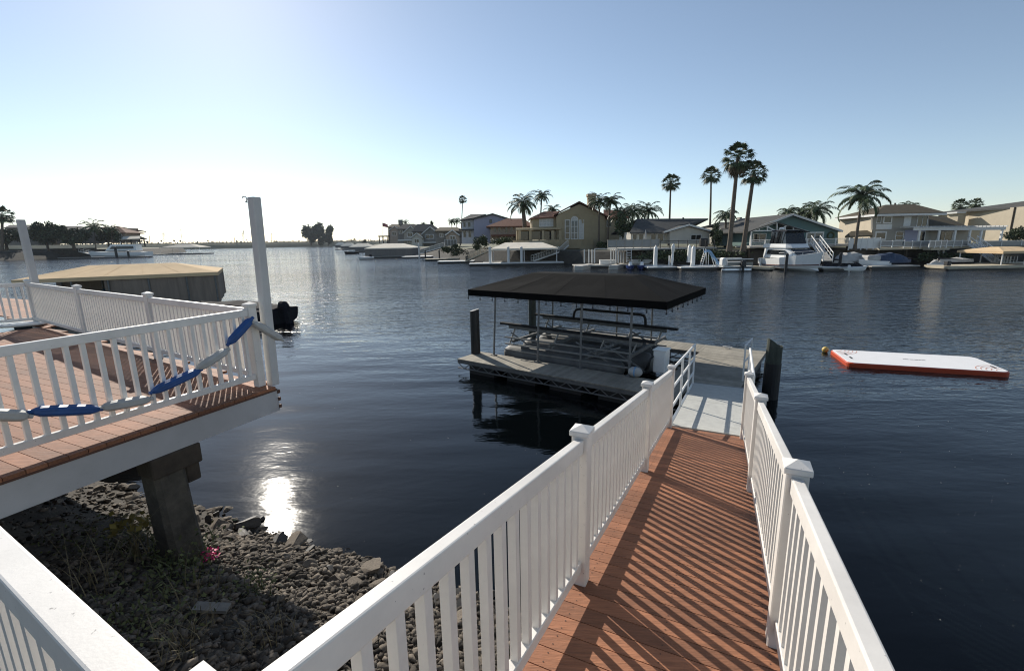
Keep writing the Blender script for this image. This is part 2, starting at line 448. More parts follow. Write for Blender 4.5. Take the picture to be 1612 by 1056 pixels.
# weeds, dry stalks, flowers, board
def weed(name, label, c, n, h, spread, m, cat='weed', lean=.5, wdt=.012, seg=4):
    r = thing(name, label, cat, c); mb = MB()
    for i in range(n):
        a = rng.uniform(0, 6.28); b = V(rng.gauss(0, spread), rng.gauss(0, spread), 0); d = V(math.cos(a), math.sin(a), 0)
        hh = h * rng.uniform(.5, 1.1); ln = lean * rng.uniform(.3, 1.2) * hh
        pts = [V(*c) + b + d * (ln * (k_ / seg) ** 2) + V(0, 0, hh * (k_ / seg)) for k_ in range(seg + 1)]
        for k_ in range(seg):
            x = V(-d.y, d.x, 0) * wdt * (1 - k_ / (seg + .5)); y = V(-d.y, d.x, 0) * wdt * (1 - (k_ + 1) / (seg + .2))
            mb.quadv(pts[k_] - x, pts[k_] + x, pts[k_ + 1] + y, pts[k_ + 1] - y)
    mb.build('stems', m, r); return r
def leafy(root, name, c, n, rx, ry, rz, sz, m):
    mb = MB()
    for i in range(n):
        p = V(*c) + V(rng.gauss(0, rx), rng.gauss(0, ry), abs(rng.gauss(0, rz)))
        d = V(rng.gauss(0, 1), rng.gauss(0, 1), rng.gauss(.3, .7)).normalized() * sz * rng.uniform(.6, 1.3)
        mb.leaf(p, d, sz * .3, V(rng.gauss(0, .5), rng.gauss(0, .5), 1))
    return mb.build(name, m, root)
def on_bank(px, py):
    z = .8
    for _ in range(12):
        p = g(px, py, z); t = p.x * D2.x + p.y * D2.y; ww = p.x * N2.x + p.y * N2.y; z = bank_z(t, ww)
    p.z = z; return p
p = on_bank(285, 885); r = weed('weed', 'dark green bushy weed clump at the foot of the concrete pile', p, 60, .34, .16, 'weed'); leafy(r, 'leaves', p, 420, .2, .16, .14, .055, 'weed')
p = on_bank(215, 880); r = weed('weed', 'tall yellowing weed with broad leaves left of the concrete pile', p, 16, .55, .08, 'dry_grass', lean=.7); leafy(r, 'leaves', p + V(0, .02, .32), 60, .11, .1, .09, .10, 'yellow_leaf')
p = on_bank(160, 925); weed('weed', 'dry leaning stalks in the shade below the deck', p, 26, .6, .12, 'dry_grass', lean=1.1, wdt=.005)
p = on_bank(300, 960); weed('weed', 'sparse dry weed stalks in the shaded gravel', p, 34, .32, .20, 'dry_grass', lean=.8, wdt=.004)
p = on_bank(285, 1025); weed('dry_grass', 'straw coloured grass tuft beside the white corner post', p, 60, .30, .11, 'dry_grass', 'grass tuft', lean=1.3, wdt=.004)
p = on_bank(420, 1010); weed('dry_grass', 'low dry grass tuft under the walkway railing', p, 50, .24, .13, 'dry_grass', 'grass tuft', lean=1.2, wdt=.004)
p = on_bank(240, 930); r = weed('weed', 'low dark weed mat spreading over shaded stones', p, 40, .22, .26, 'weed', lean=1.0); leafy(r, 'leaves', p, 260, .3, .25, .09, .05, 'weed')
p = on_bank(328, 884); r = weed('flower_clump', 'small bright pink flower clump beside the concrete pile', p, 14, .09, .05, 'weed', 'flower'); leafy(r, 'petals', p + V(0, 0, .05), 130, .065, .05, .045, .045, 'pink')
for (px, py, n_, sx, lab) in [(150, 865, 420, .34, 'dark leafy ground weed in the shade left of the yellowing weed'), (235, 850, 300, .2, 'green leafy weed between the deck shadow and the pile'), (200, 990, 380, .32, 'dark weed mat near the foreground railing'), (395, 935, 160, .14, 'small dark weed at the edge of the sunlit gravel')]:
    p = on_bank(px, py); r = weed('weed', lab, p, 26, .22, sx * .7, 'weed', lean=1.0, wdt=.006); leafy(r, 'leaves', p, n_, sx, sx * .8, .10, .045, 'weed')
a, b = on_bank(308, 965), on_bank(362, 968)
mb = MB(); mb.beam(a + V(0, 0, .07), b + V(0, 0, .075), .10, .03); tag(mb.build('wood_board', 'grey_wood'), 'short weathered grey board lying on the shaded gravel', 'board')
# drifting specks on the water
mb = MB()
for i in range(95):
    px, py = rng.uniform(470, 900), rng.uniform(600, 860)
    if rng.random() < .55: px, py = rng.uniform(1290, 1600), rng.uniform(640, 1010)
    p = g(px, py, .006); s_ = rng.uniform(.003, .010); a = rng.uniform(0, 3.1); e = V(math.cos(a), math.sin(a), 0) * s_; f_ = V(-math.sin(a), math.cos(a), 0) * s_ * rng.uniform(.3, .8)
    mb.quadv(p + e, p + f_, p - e, p - f_)
tag(mb.build('floating_flecks', 'fleck'), 'pale specks of debris drifting on the dark water', 'debris', kind='stuff')

# ------------------------------------------------------------------ railings
def railing(name, label, pts, posts=None, top=1.03, rw=.055, rh=.09, spacing=.125, skip_bal=()):
    posts = posts if posts is not None else [True] * len(pts)
    root = thing(name, label, 'railing', pts[0])
    for i, p in enumerate(pts):
        if not posts[i]: continue
        d = (pts[min(i + 1, len(pts) - 1)] - pts[max(i - 1, 0)]) if 0 < i < len(pts) - 1 else (pts[1] - pts[0] if i == 0 else pts[-1] - pts[-2])
        rz = math.atan2(d.y, d.x)
        mb = MB(); mb.box(p + V(0, 0, .53), (.104, .104, 1.06), rz=rz); po = mb.build('post', 'vinyl', root, bevel=.006)
        mb = MB(); mb.box(p + V(0, 0, 1.075), (.128, .128, .034), rz=rz)
        ca, sa = math.cos(rz), math.sin(rz); X, Y = V(ca, sa, 0), V(-sa, ca, 0); c = p + V(0, 0, 1.0925)
        b = [c + X * i_ * .062 + Y * j_ * .062 for i_, j_ in ((-1, -1), (1, -1), (1, 1), (-1, 1))]
        for k_ in range(4): mb.quadv(b[k_], b[(k_ + 1) % 4], c + V(0, 0, .028))
        mb.build('cap', 'vinyl', po, bevel=.004)
    for i in range(len(pts) - 1):
        a, b = Vector(pts[i]), Vector(pts[i + 1]); d = b - a; L = math.hypot(d.x, d.y); sl_ = d.z / L; u = V(d.x / L, d.y / L, 0); rz = math.atan2(u.y, u.x)
        a2 = a + (u + V(0, 0, sl_)) * .051; b2 = b - (u + V(0, 0, sl_)) * .051
        mb = MB(); mb.beam(a2 + V(0, 0, top - rh / 2), b2 + V(0, 0, top - rh / 2), rw, rh); mb.build('top_rail', 'vinyl', root, bevel=.007, seg=2)
        mb = MB(); mb.beam(a2 + V(0, 0, .145), b2 + V(0, 0, .145), rw * .92, .07); mb.build('bottom_rail', 'vinyl', root, bevel=.005)
        n = max(1, round(L / spacing)); bl = None
        for k_ in range(1, n):
            p = a + d * (k_ / n)
            if bl is None:
                mb = MB(); lo, hi = .165, top - rh + .02
                mb.box((0, 0, (lo + hi) / 2), (.038, .038, hi - lo)); me = mb.build('baluster', 'vinyl'); me.rotation_euler = (0, 0, rz); bl = me
                bl.parent = root; bl.location = p - Vector(root.location)
            else:
                c_ = bl.copy(); COL.objects.link(c_); c_.location = p - Vector(root.location)
    return root
# sloping walkway
SL = -0.18
def wz(t): return 2.33 + SL * max(0.0, t - .24)
WL, WR = -.765, .385
T0 = .32
Lp = [tw(t, WL, wz(t)) for t in (T0, 2.6, 5.2, 7.8)]
Rp = [tw(t, WR, wz(t)) for t in (-.05, 2.58, 5.2, 7.78)]
railing('railing', 'white railing along the left side of the sloping walkway', Lp, [False, True, True, True])
railing('railing', 'white railing along the right side of the sloping walkway', Rp)
# terrace rail, corner post to the left deck
c0 = Lp[0]; fd = V(-.866, .5, 0)
railing('railing', 'white foreground railing at the lower left, above the rocky bank', [c0, c0 + fd * 1.95, c0 + fd * 3.9], rw=.075)

def boards(mb, org, ux, uy, nx0, nx1, width, gap, th, length_fn, off=0.0, dz=None):
    """boards laid side by side along ux, each running along uy between the two lengths length_fn gives"""
    x = nx0
    while x < nx1 - 1e-4:
        x1 = min(nx1, x + width - gap); y0, y1 = length_fn((x + x1) / 2)
        za, zb = (dz(x), dz(x1)) if dz else (0, 0)
        p = []
        for zoff in (-th, 0):
            for xx, yy, zz in ((x, y0, za), (x1, y0, zb), (x1, y1, zb), (x, y1, za)):
                p.append(org + ux * xx + uy * yy + V(0, 0, zz + zoff))
        mb.hexa(p); x += width
r = thing('boardwalk', 'sloping reddish brown plank walkway leading down to the gangway', 'walkway', tw(.2, 0, 2.2))
mb = MB(); boards(mb, V(0, 0, 0), D2, N2, -1.2, 7.88, .142, .006, .03, lambda x: (WL - .07, WR + .07), dz=lambda t: wz(t)); mb.build('decking', 'redwood_deck', r)
mb = MB(); t_ = -1.2 + .068
while t_ < 7.85:
    for w_ in (WL + .045, WR - .045, (WL + WR) / 2):
        for o_ in (-.035, .035):
            c_ = tw(t_ + o_, w_, wz(t_ + o_) + .0025); mb.quadv(*[c_ + V(.0045 * math.cos(k_), .0045 * math.sin(k_), 0) for k_ in (0, 1.05, 2.1, 3.14, 4.19, 5.24)])
    t_ += .142
mb.build('screw_heads', 'dark_end', r)
for w_ in (WL - .02, WR + .02):
    mb = MB(); mb.beam(tw(.24, w_, 2.33 - .17), tw(7.86, w_, wz(7.86) - .17), .05, .24); mb.build('side_beam', 'grey_paint', r)
for t_ in (2.6, 7.6):
    for w_ in (WL + .1, WR - .1):
        mb = MB(); mb.tube([tw(t_, w_, -2.2), tw(t_, w_, wz(t_) - .29)], .11, 10); mb.build('pile', 'concrete', r)

# left viewing deck
E2 = V(.41612, .9093, 0); EN = V(.9093, -.41612, 0)
CR = g(437, 607, 2.33)                                     # outer near corner of the deck
wdir = (V(-8.7, 9.2, 0) - V(-3.3, 5.85, 0)).normalized()      # its water side runs this way
PC = V(-11.78, 11.25, 2.33)
r = thing('viewing_deck', 'raised reddish plank deck with a grey fascia at the left', 'deck', (-5, 5, 2))
mb = MB()
# boards run square to the fascia (along -EN) and are laid side by side along E2; the water side edge is oblique
wn = V(-wdir.y, wdir.x, 0)
if wn.dot(V(0, 1, 0)) < 0: wn = -wn
edge_pt = V(CR.x, CR.y, 0) + wdir * -.04
def len_fn(x):
    # start at fascia, end where the far end or the water edge is met
    base = V(CR.x, CR.y, 0) + E2 * x
    den = (-EN).dot(wn); num = (edge_pt - base).dot(wn); L1 = 9.4
    if den > 1e-4: L1 = min(L1, max(.02, num / den))
    return (.012, -L1)
def len_fn2(x):
    a_, b_ = len_fn(x); return (b_, a_)
boards(mb, V(CR.x, CR.y, 2.33), E2, EN, -6.0, 3.9, .142, .006, .035, lambda x: len_fn2(x) if (edge_pt - (V(CR.x, CR.y, 0) + E2 * x)).dot(wn) > 0 else ((-9.4, -max(.03, (-(edge_pt - (V(CR.x, CR.y, 0) + E2 * x)).dot(wn)) / abs((-EN).dot(wn)))) if (-EN).dot(wn) < 0 else (-.03, -.01)))
mb.build('decking', 'redwood_deck', r)
a = V(CR.x, CR.y, 0)
mb = MB(); mb.beam(a - E2 * 6 - EN * .03 + V(0, 0, 2.14), a - EN * .03 + V(0, 0, 2.14), .045, .30); mb.build('fascia', 'grey_paint', r)
mb = MB(); mb.beam(a - E2 * 6 - EN * .006 + V(0, 0, 2.285), a - E2 * .02 - EN * .006 + V(0, 0, 2.285), .02, .03); mb.build('edge_trim', 'dark_end', r)
mb = MB(); mb.beam(a + wdir * .02 - wn * .04 + V(0, 0, 2.14), a + wdir * 10.2 - wn * .04 + V(0, 0, 2.14), .045, .30); mb.build('fascia', 'grey_paint', r)
for k_ in range(3):
    mb = MB(); mb.box(a - EN * .012 + E2 * .004 + V(0, 0, 2.25 - .1 * k_), (.03, .045, .045), rz=math.atan2(E2.y, E2.x)); mb.build('joist_end', 'dark_end', r)
# its railings
D0 = V(-3.34, 5.80, 2.33); pa = V(-5.9, 7.42, 2.33); pb = V(-8.7, 9.2, 2.33); pc = V(-11.72, 11.16, 2.33)
railing('railing', 'white railing on the near edge of the left deck with blue and grey floats', [D0 - E2 * 5.2, D0 - E2 * 2.6, D0], [True, False, True], rw=.055)
railing('railing', 'white railing on the water side of the left deck', [D0, pa, pb, pc], [False, True, True, True])
railing('railing', 'white railing section closing the far end of the left deck', [pc, pc - EN * 1.0 - E2 * 1.9], [False, True])
# tall square posts
def tall_post(px, py, P, w_, label, hook):
    r = thing('tall_post', label, 'post', P)
    n_ = V(P.x, P.y, 0).normalized(); pm_ = 'post_paint'; top = pl(px, py, P, n_)
    mb = MB(); h_ = w_ / 2
    sqp = lambda c_, z: [V(c_.x, c_.y, z) + E2 * (i_ * h_) + EN * (j_ * h_) for i_, j_ in ((-1, -1), (-1, 1), (1, 1), (1, -1))]
    P2 = P + V(.055, 0, 0) if hook else P
    mb.loft([sqp(P, P.z - .02), sqp(P2, top.z)]); P = P2; mb.build('shaft', pm_, r, bevel=.008)
    if hook:
        side = -_rt; t_ = V(P.x, P.y, top.z - .06) + side * (w_ * .5)
        pts = [t_ + side * .01, t_ + side * .05]
        for k_ in range(8):
            a_ = math.pi * (1.5 - k_ * .19); pts.append(t_ + side * (.065 - math.cos(a_) * .0 + .03 * math.cos(a_ - math.pi * .0)) + V(0, 0, .035 + .035 * math.sin(a_)))
        mb = MB(); mb.tube(pts, .006, 6); mb.build('hook', 'alu_dull', r)
tall_post(402, 311, g(434, 604, 2.33) + wdir * .055, .112, 'tall square grey post with a small hook on top, at the deck corner', True)
tall_post(35, 346, pc + wn * .30 + wdir * .1 - V(.22, 0, 0), .132, 'tall square grey post at the far corner of the left deck', False)
# concrete pile under the deck
P = V(-3.84, 4.60, 0)
r = thing('support_pile', 'weathered round concrete pile with a wooden block under the left deck', 'pile', P)
ea, eb = E2, EN
def sq(cx_, cy_, z, h_, k_=.72):
    return [V(cx_, cy_, z) + ea * (x_ * h_) + eb * (y_ * h_) for x_, y_ in ((-1, -k_), (-k_, -1), (k_, -1), (1, -k_), (1, k_), (k_, 1), (-k_, 1), (-1, k_))]
mb = MB(); mb.loft([sq(P.x + .10, P.y, -.4, .175), sq(P.x + .08, P.y, .5, .172), sq(P.x + .03, P.y, 1.2, .163), sq(P.x, P.y, 1.98, .155)]); mb.build('shaft', 'concrete', r)
mb = MB(); mb.beam(V(P.x, P.y, 1.875) - E2 * .175 + EN * .03, V(P.x, P.y, 1.875) + E2 * .33 + EN * .03, .30, .225); mb.build('bearer', 'old_wood', r, bevel=.012)
mb = MB(); mb.beam(V(P.x, P.y, 1.655) + E2 * .165, V(P.x, P.y, 1.655) + E2 * .315, .26, .21); mb.build('block', 'old_wood', r, bevel=.012)

# string of boat floats draped over the near railing of the deck
fo = EN * .075
def onrail(px, py, off=.085):
    return pl(px, py, D0 + EN * off, EN)
fl = [((-25, 652), (44, 655), 'grey_float', 'grey foam float at the left edge of the photo, tied to the deck railing'),
      ((50, 648), (156, 644), 'blue_float', 'leftmost blue float hanging low on the deck railing'),
      ((160, 642), (236, 628), 'grey_float', 'grey float between the two lower blue floats on the deck railing'),
      ((240, 617), (314, 583), 'blue_float', 'middle blue float slanting up the deck railing'),
      ((312, 580), (358, 551), 'grey_float', 'grey float between the middle and the top blue float'),
      ((360, 541), (396, 502), 'blue_float', 'topmost blue float hanging steeply beside the corner post'),
      ((400, 508), (441, 534), 'grey_float', 'grey float sloping down across the tall corner post')]
rp_pts = []
for i, (a_, b_, m_, lab) in enumerate(fl):
    off = .085 if i < 6 else .12
    A_, B_ = onrail(*a_, off), onrail(*b_, off)
    if i == 6: B_ = B_ + EN * .03
    r = thing('boat_float', lab, 'float', (A_ + B_) / 2, 'blue and grey floats strung along the deck railing')
    d = B_ - A_; L = d.length; R_ = .058
    mb = MB(); ks = (0, .04, .13, .3, .5, .7, .87, .96, 1.0); rr = (.022, .034, .050, .053, .054, .053, .050, .034, .022)
    dn = d.normalized(); x = EN.copy(); y = dn.cross(x).normalized()
    rings = []
    for k_, q_ in zip(ks, rr):
        ring = []
        for j in range(24):
            an = 2 * math.pi * j / 24; lob = 1 - .20 * (abs(math.cos(an * 2.5)) ** 4 if .02 < k_ < .98 else 0)
            ring.append(A_ + d * k_ + (x * math.cos(an) + y * math.sin(an)) * q_ * lob)
        rings.append(ring)
    mb.loft(rings); mb.build('body', m_, r, smooth=True)
    for e_, s_ in ((A_, -1), (B_, 1)):
        mb = MB(); mb.tube([e_ - dn * .01 * s_, e_ + dn * .03 * s_], .02, 8); mb.build('end_ring', m_, r)
    rp_pts += [A_, B_]
mb = MB(); mb.tube(rp_pts, .007, 6); tag(mb.build('tie_rope', 'rope'), 'thin rope threaded through the blue and grey floats', 'rope')

# ------------------------------------------------------------------ gangway
GL, GR = g(1090, 603, .52), g(1176, 613, .52)
A0, B0 = tw(7.88, WL + .10, wz(7.85) + .0), tw(7.88, WR - .02, wz(7.85) + .0)
gd = ((GL + GR) / 2 - (A0 + B0) / 2); gL = gd.length; gdn = gd.normalized(); gh = V(gd.x, gd.y, 0).normalized(); gn = V(gh.y, -gh.x, 0)
def gw(s_, w_, z=0): return (A0 + B0) / 2 + gdn * s_ + gn * w_ + V(0, 0, z)
hw = .58
r = thing('gangway', 'pale grey metal gangway between the brown walkway and the floating dock', 'gangway', gw(gL / 2, 0))
for s0, s1 in ((.02, gL * .52), (gL * .52 + .012, gL)):
    mb = MB(); mb.hexa([gw(s0, -hw, -.05), gw(s0, hw, -.05), gw(s1, hw, -.05), gw(s1, -hw, -.05), gw(s0, -hw, .015), gw(s0, hw, .015), gw(s1, hw, .015), gw(s1, -hw, .015)]); mb.build('deck_panel', 'gang_deck', r)
mb = MB(); mb.hexa([gw(gL + .0, -hw, -.04), gw(gL, hw, -.04), gw(gL + .55, hw, -.075), gw(gL + .55, -hw, -.075), gw(gL, -hw, .0), gw(gL, hw, .0), gw(gL + .55, hw, -.055), gw(gL + .55, -hw, -.055)]); mb.build('landing_plate', 'alu_dull', r)
for sg in (-1, 1):
    mb = MB(); mb.beam(gw(.0, sg * (hw + .03), -.05), gw(gL, sg * (hw + .03), -.05), .05, .13); mb.build('side_beam', 'alu', r)
    w_ = sg * (hw + .03)
    ss = (.12, gL * .36, gL * .70, gL * .985)
    for z_, nm in ((1.02, 'handrail'), (.66, 'mid_rail'), (.30, 'low_rail')):
        mb = MB(); mb.tube([gw(ss[0], w_, z_), gw(ss[-1], w_, z_)], .024, 8); mb.build(nm, 'fence_white', r)
    for s_ in ss:
        mb = MB(); mb.tube([gw(s_, w_, -.02), gw(s_, w_, 1.02)], .024, 8); mb.build('rail_post', 'fence_white', r)

# ------------------------------------------------------------------ floating dock, lift, canopy
ZD = .45
DA = g(720, 564.5, ZD); DB = g(996, 614.5, ZD)
d1 = (DB - DA); d1.normalize(); d2 = V(-d1.y, d1.x, 0)
def dk(u, v, z=ZD): return V(DA.x, DA.y, 0) + d1 * u + d2 * v + V(0, 0, z)
r = thing('floating_dock', 'weathered grey plank floating dock with a boat slip', 'dock', dk(3, 3, .3))
U1, U0s = 8.05, 6.25
for (ua, ub, va, vb) in ((0, 7.0, 0, 1.15), (.6, U0s, 4.95, 6.15)):
    mb = MB(); boards(mb, dk(0, 0), d1, d2, ua, ub, .142, .007, .03, lambda x, va=va, vb=vb: (va, vb)); mb.build('decking', 'dock_board', r)
    mb = MB()
    for v_ in (va + .03, vb - .03):
        mb.beam(dk(ua, v_, ZD - .09), dk(ub, v_, ZD - .09), .05, .10)
    mb.build('rim_beam', 'alu_dull', r)
    mb = MB()
    for v_ in (va + .03, vb - .03):
        mb.tube([dk(ua, v_, ZD - .30), dk(ub, v_, ZD - .30)], .022, 6)
        x = ua
        while x < ub - .3:
            mb.tube([dk(x, v_, ZD - .13), dk(x + .25, v_, ZD - .30)], .014, 5); mb.tube([dk(x + .25, v_, ZD - .30), dk(x + .5, v_, ZD - .13)], .014, 5); x += .5
    mb.build('truss', 'alu_dull', r)
    mb = MB(); mb.mm
    x = ua + .4
    while x + 1.0 < ub + .1:
        mb.hexa([dk(x, va + .12, -.15), dk(x + 1.0, va + .12, -.15), dk(x + 1.0, vb - .12, -.15), dk(x, vb - .12, -.15), dk(x, va + .12, .34), dk(x + 1.0, va + .12, .34), dk(x + 1.0, vb - .12, .34), dk(x, vb - .12, .34)]); x += 1.5
    mb.build('float_drum', 'black_metal', r)
mb = MB(); boards(mb, dk(0, 0), d2, d1, 1.162, 6.15, .142, .007, .03, lambda x: (U0s + .006, U1)); mb.build('decking', 'dock_board', r)
mb = MB()
for u_ in (U0s + .03, U1 - .03): mb.beam(dk(u_, .9, ZD - .10), dk(u_, 6.13, ZD - .10), .05, .12)
mb.beam(dk(U0s + .06, 6.12, ZD - .1), dk(U1 - .06, 6.12, ZD - .1), .05, .12)
mb.build('rim_beam', 'alu_dull', r)
mb = MB(); mb.hexa([dk(U0s + .1, 1.3, -.15), dk(U1 - .1, 1.3, -.15), dk(U1 - .1, 6, -.15), dk(U0s + .1, 6, -.15), dk(U0s + .1, 1.3, .33), dk(U1 - .1, 1.3, .33), dk(U1 - .1, 6, .33), dk(U0s + .1, 6, .33)]); mb.build('float_drum', 'black_metal', r)
# cleat + white dock rail by the gangway foot
r = thing('dock_rail', 'short white grab rail on the dock beside the gangway foot', 'rail', dk(U1, 2.6))
mb = MB(); mb.tube([dk(U1 - .06, 2.3), dk(U1 - .06, 2.3, ZD + .95), dk(U1 - .06, 3.3, ZD + .95), dk(U1 - .06, 3.3)], .022, 8); mb.build('frame', 'fence_white', r)
mb = MB(); mb.tube([dk(U1 - .06, 2.3, ZD + .5), dk(U1 - .06, 3.3, ZD + .5)], .018, 8); mb.build('mid_bar', 'fence_white', r)
r = thing('cleat', 'small pale cleat on the far edge of the floating dock', 'cleat', dk(6.9, 5.95))
mb = MB(); mb.beam(dk(6.75, 5.95, ZD + .06), dk(7.05, 5.95, ZD + .06), .035, .03); mb.beam(dk(6.85, 5.95, ZD), dk(6.85, 5.95, ZD + .05), .03, .03); mb.beam(dk(6.95, 5.95, ZD), dk(6.95, 5.95, ZD + .05), .03, .03); mb.build('horn', 'fence_white', r)

# boat lift
r = thing('boat_lift', 'empty boat lift with grey tanks and dark carpeted bunks in the dock slip', 'boat lift', dk(3, 3, .4))
for v_, z_, rr_ in ((1.62, .44, .27), (2.5, .50, .33), (3.5, .50, .33), (4.4, .44, .27)):
    ua, ub = (.75, 5.0) if rr_ < .3 else (.95, 5.55)
    mb = MB(); pts = []; R_ = []
    for k_, f_ in ((0, .25), (.06, .7), (.16, .95), (.3, 1), (1, 1), (2, 1), (3, 1), (ub - ua - .3, 1), (ub - ua - .16, .95), (ub - ua - .05, .7), (ub - ua, .3)):
        pts.append(dk(ua + k_, v_, z_)); R_.append(rr_ * f_)
    mb.tube(pts, R_, 18); mb.build('tank', 'tank', r, smooth=True)
for v_ in (1.38, 3.0, 4.5):
    for z_ in ((.60, .80, 1.02) if v_ < 2 else (.62, .86)):
        mb = MB(); mb.beam(dk(.9, v_, z_), dk(5.3, v_, z_), .045, .045); mb.build('side_beam', 'lift_alu', r)
for u_ in (1.2, 2.6, 4.2, 5.2):
    mb = MB(); mb.beam(dk(u_, 1.4, .90), dk(u_, 4.6, .90), .07, .09); mb.build('cross_beam', 'alu_dull', r)
for v_ in (1.9, 4.1):
    mb = MB(); mb.beam(dk(.35, v_, 1.36), dk(5.75, v_, 1.30), .13, .07); mb.build('bunk', 'bunk', r)
    mb = MB(); mb.beam(dk(.7, v_, 1.26), dk(5.4, v_, 1.21), .06, .09); mb.build('bunk_beam', 'alu_dull', r)
    for u_ in (.9, 2.6, 4.2, 5.2):
        mb = MB(); mb.tube([dk(u_ - .15, v_ - .1, .6), dk(u_ + .05, v_, 1.22)], .03, 6); mb.build('strut', 'lift_alu', r)
    for ua, ub in ((.9, 2.2), (4.6, 3.2), (4.3, 5.6)):
        mb = MB(); mb.tube([dk(ua, v_ - .15, 1.1), dk(ub, v_ - .25, .5)], .028, 6); mb.build('brace', 'lift_alu', r)
mb = MB(); mb.tube([dk(3.6, 1.5, .55), dk(4.9, 1.5, 1.12)], .028, 6); mb.tube([dk(3.5, 1.5, 1.12), dk(4.9, 1.5, .5)], .028, 6); mb.build('brace', 'lift_alu', r)
mb = MB(); pts = [dk(2.0, 4.1, 1.34), dk(2.05, 4.1, 1.58), dk(2.12, 4.1, 1.67), dk(2.25, 4.1, 1.70), dk(4.5, 4.1, 1.68), dk(4.63, 4.1, 1.65), dk(4.68, 4.1, 1.55), dk(4.7, 4.1, 1.32)]
mb.tube(pts, .045, 8); mb.build('guide_rail', 'bunk', r, smooth=True)
# lift pump box and small tank
bx = thing('pump_box', 'white lift pump cabinet with hoses at the end of the slip', 'cabinet', dk(6.0, 2.0))
mb = MB(); mb.box(dk(5.95, 1.95, ZD + .34), (.34, .42, .62), (d1, d2, V(0, 0, 1))); cb = mb.build('cabinet', 'white_gel', bx, bevel=.03, seg=2)
mb = MB(); mb.box(dk(5.95, 1.95, ZD + .665), (.38, .46, .04), (d1, d2, V(0, 0, 1))); mb.build('lid', 'white_gel', bx, bevel=.012)
mb = MB()
for k_ in range(4):
    mb.tube([dk(5.8 - .03 * k_, 1.70 + .05 * k_, ZD + .5), dk(5.7, 1.55 + .06 * k_, ZD + .35), dk(5.66, 1.55 + .06 * k_, ZD + .12), dk(5.5, 1.75 + .1 * k_, ZD + .05)], .028, 6)
mb.build('hose', 'black_wrap', bx, smooth=True)
bx = thing('fender_float', 'small white and blue plastic float tank on the dock beside the pump cabinet', 'float', dk(5.55, 1.05, ZD))
mb = MB(); rings = []
for k_, s_ in ((0, .6), (.1, .95), (.3, 1), (.42, .8), (.5, .35)):
    rings.append([dk(5.35 + k_ * .72, 1.12 + .13 * s_ * math.cos(a_), ZD + .15 + .14 * s_ * math.sin(a_)) for a_ in [2 * math.pi * j / 14 for j in range(14)]])
mb.loft(rings); mb.build('body', 'grey_float', bx, smooth=True)
mb = MB(); mb.tube([dk(5.51, 1.12, ZD + .15), dk(5.55, 1.12, ZD + .15)], .142, 14); mb.build('band', 'slide_blue', bx)

# canopy over the slip
def hip_canopy(root, P, u0, u1, v0, v1, ze, fh, zr, in_u, in_v, m_top, m_val, nm='canvas', seams=0):
    """canvas hip roof with a valance; P maps (u, v, z) to the world"""
    for th, mm_ in ((0, m_top),):
        mb = MB(); top = []
        c = [P(u0, v0, ze), P(u1, v0, ze), P(u1, v1, ze), P(u0, v1, ze)]
        rd = [P(u0 + in_u, v0 + in_v, zr), P(u1 - in_u, v0 + in_v, zr), P(u1 - in_u, v1 - in_v, zr), P(u0 + in_u, v1 - in_v, zr)]
        dn = V(0, 0, -.025)
        N_ = 12
        for i in range(4):
            a_, b_, cc, dd = c[i], c[(i + 1) % 4], rd[(i + 1) % 4], rd[i]
            k_n = N_ if i % 2 == 0 else 6
            for k_ in range(k_n):
                s0, s1 = k_ / k_n, (k_ + 1) / k_n
                P0, P1, P2, P3 = a_.lerp(b_, s0), a_.lerp(b_, s1), dd.lerp(cc, s1), dd.lerp(cc, s0)
                # slight sag of the cloth between the ribs
                m0, m1 = P0.lerp(P3, .5), P1.lerp(P2, .5)
                sg = -.02; m0 = m0 + V(0, 0, sg * (0 if k_ % 3 == 0 else 1)); m1 = m1 + V(0, 0, sg * (0 if (k_ + 1) % 3 == 0 else 1))
                mb.quadv(P0, P1, m1, m0); mb.quadv(m0, m1, P2, P3)
                mb.quadv(P1 + dn, P0 + dn, m0 + dn, m1 + dn); mb.quadv(m1 + dn, m0 + dn, P3 + dn, P2 + dn)
        mb.quadv(*rd); mb.quadv(*[x + dn for x in reversed(rd)])
        o = mb.build(nm, m_top, root)
    mb = MB()
    for a_, b_ in ((c[0], c[1]), (c[1], c[2]), (c[2], c[3]), (c[3], c[0])):
        mb.beam(a_ + V(0, 0, -fh / 2 + .004), b_ + V(0, 0, -fh / 2 + .004), .02, fh)
    mb.build('valance', m_val, root)
    if seams:
        mb = MB()
        for k_ in range(1, seams + 1):
            s0 = k_ / (seams + 1)
            for i in (0, 2):
                a_, b_, cc, dd = c[i], c[(i + 1) % 4], rd[(i + 1) % 4], rd[i]
                mb.beam(a_.lerp(b_, s0) + V(0, 0, .002), dd.lerp(cc, s0) + V(0, 0, .002), (.022), .003)
        mb.build('seam', m_top, root)
r = thing('dock_canopy', 'black canvas canopy on thin posts over the near boat slip', 'canopy', dk(3, 3))
CU0, CU1, CV0, CV1 = -.42, 6.28, 1.12, 5.05
hip_canopy(r, dk, CU0, CU1, CV0, CV1, 2.56, .205, 3.06, 1.55, 1.6, 'black_canvas', 'black_valance', seams=3)
for (u_, v_) in ((.72, 1.0), (2.40, 1.06), (3.86, 1.10), (5.35, 1.10), (.6, 4.98), (1.85, 4.98), (3.3, 5.02), (4.6, 5.0)):
    vv = max(v_, 1.16)
    mb = MB(); mb.tube([dk(u_, v_, ZD), dk(u_, vv, 2.5)], .032, 8); mb.build('post', 'alu_dull', r)
    mb = MB(); mb.box(dk(u_, v_, ZD + .012), (.16, .16, .02), (d1, d2, V(0, 0, 1))); mb.build('base_plate', 'alu_dull', r)
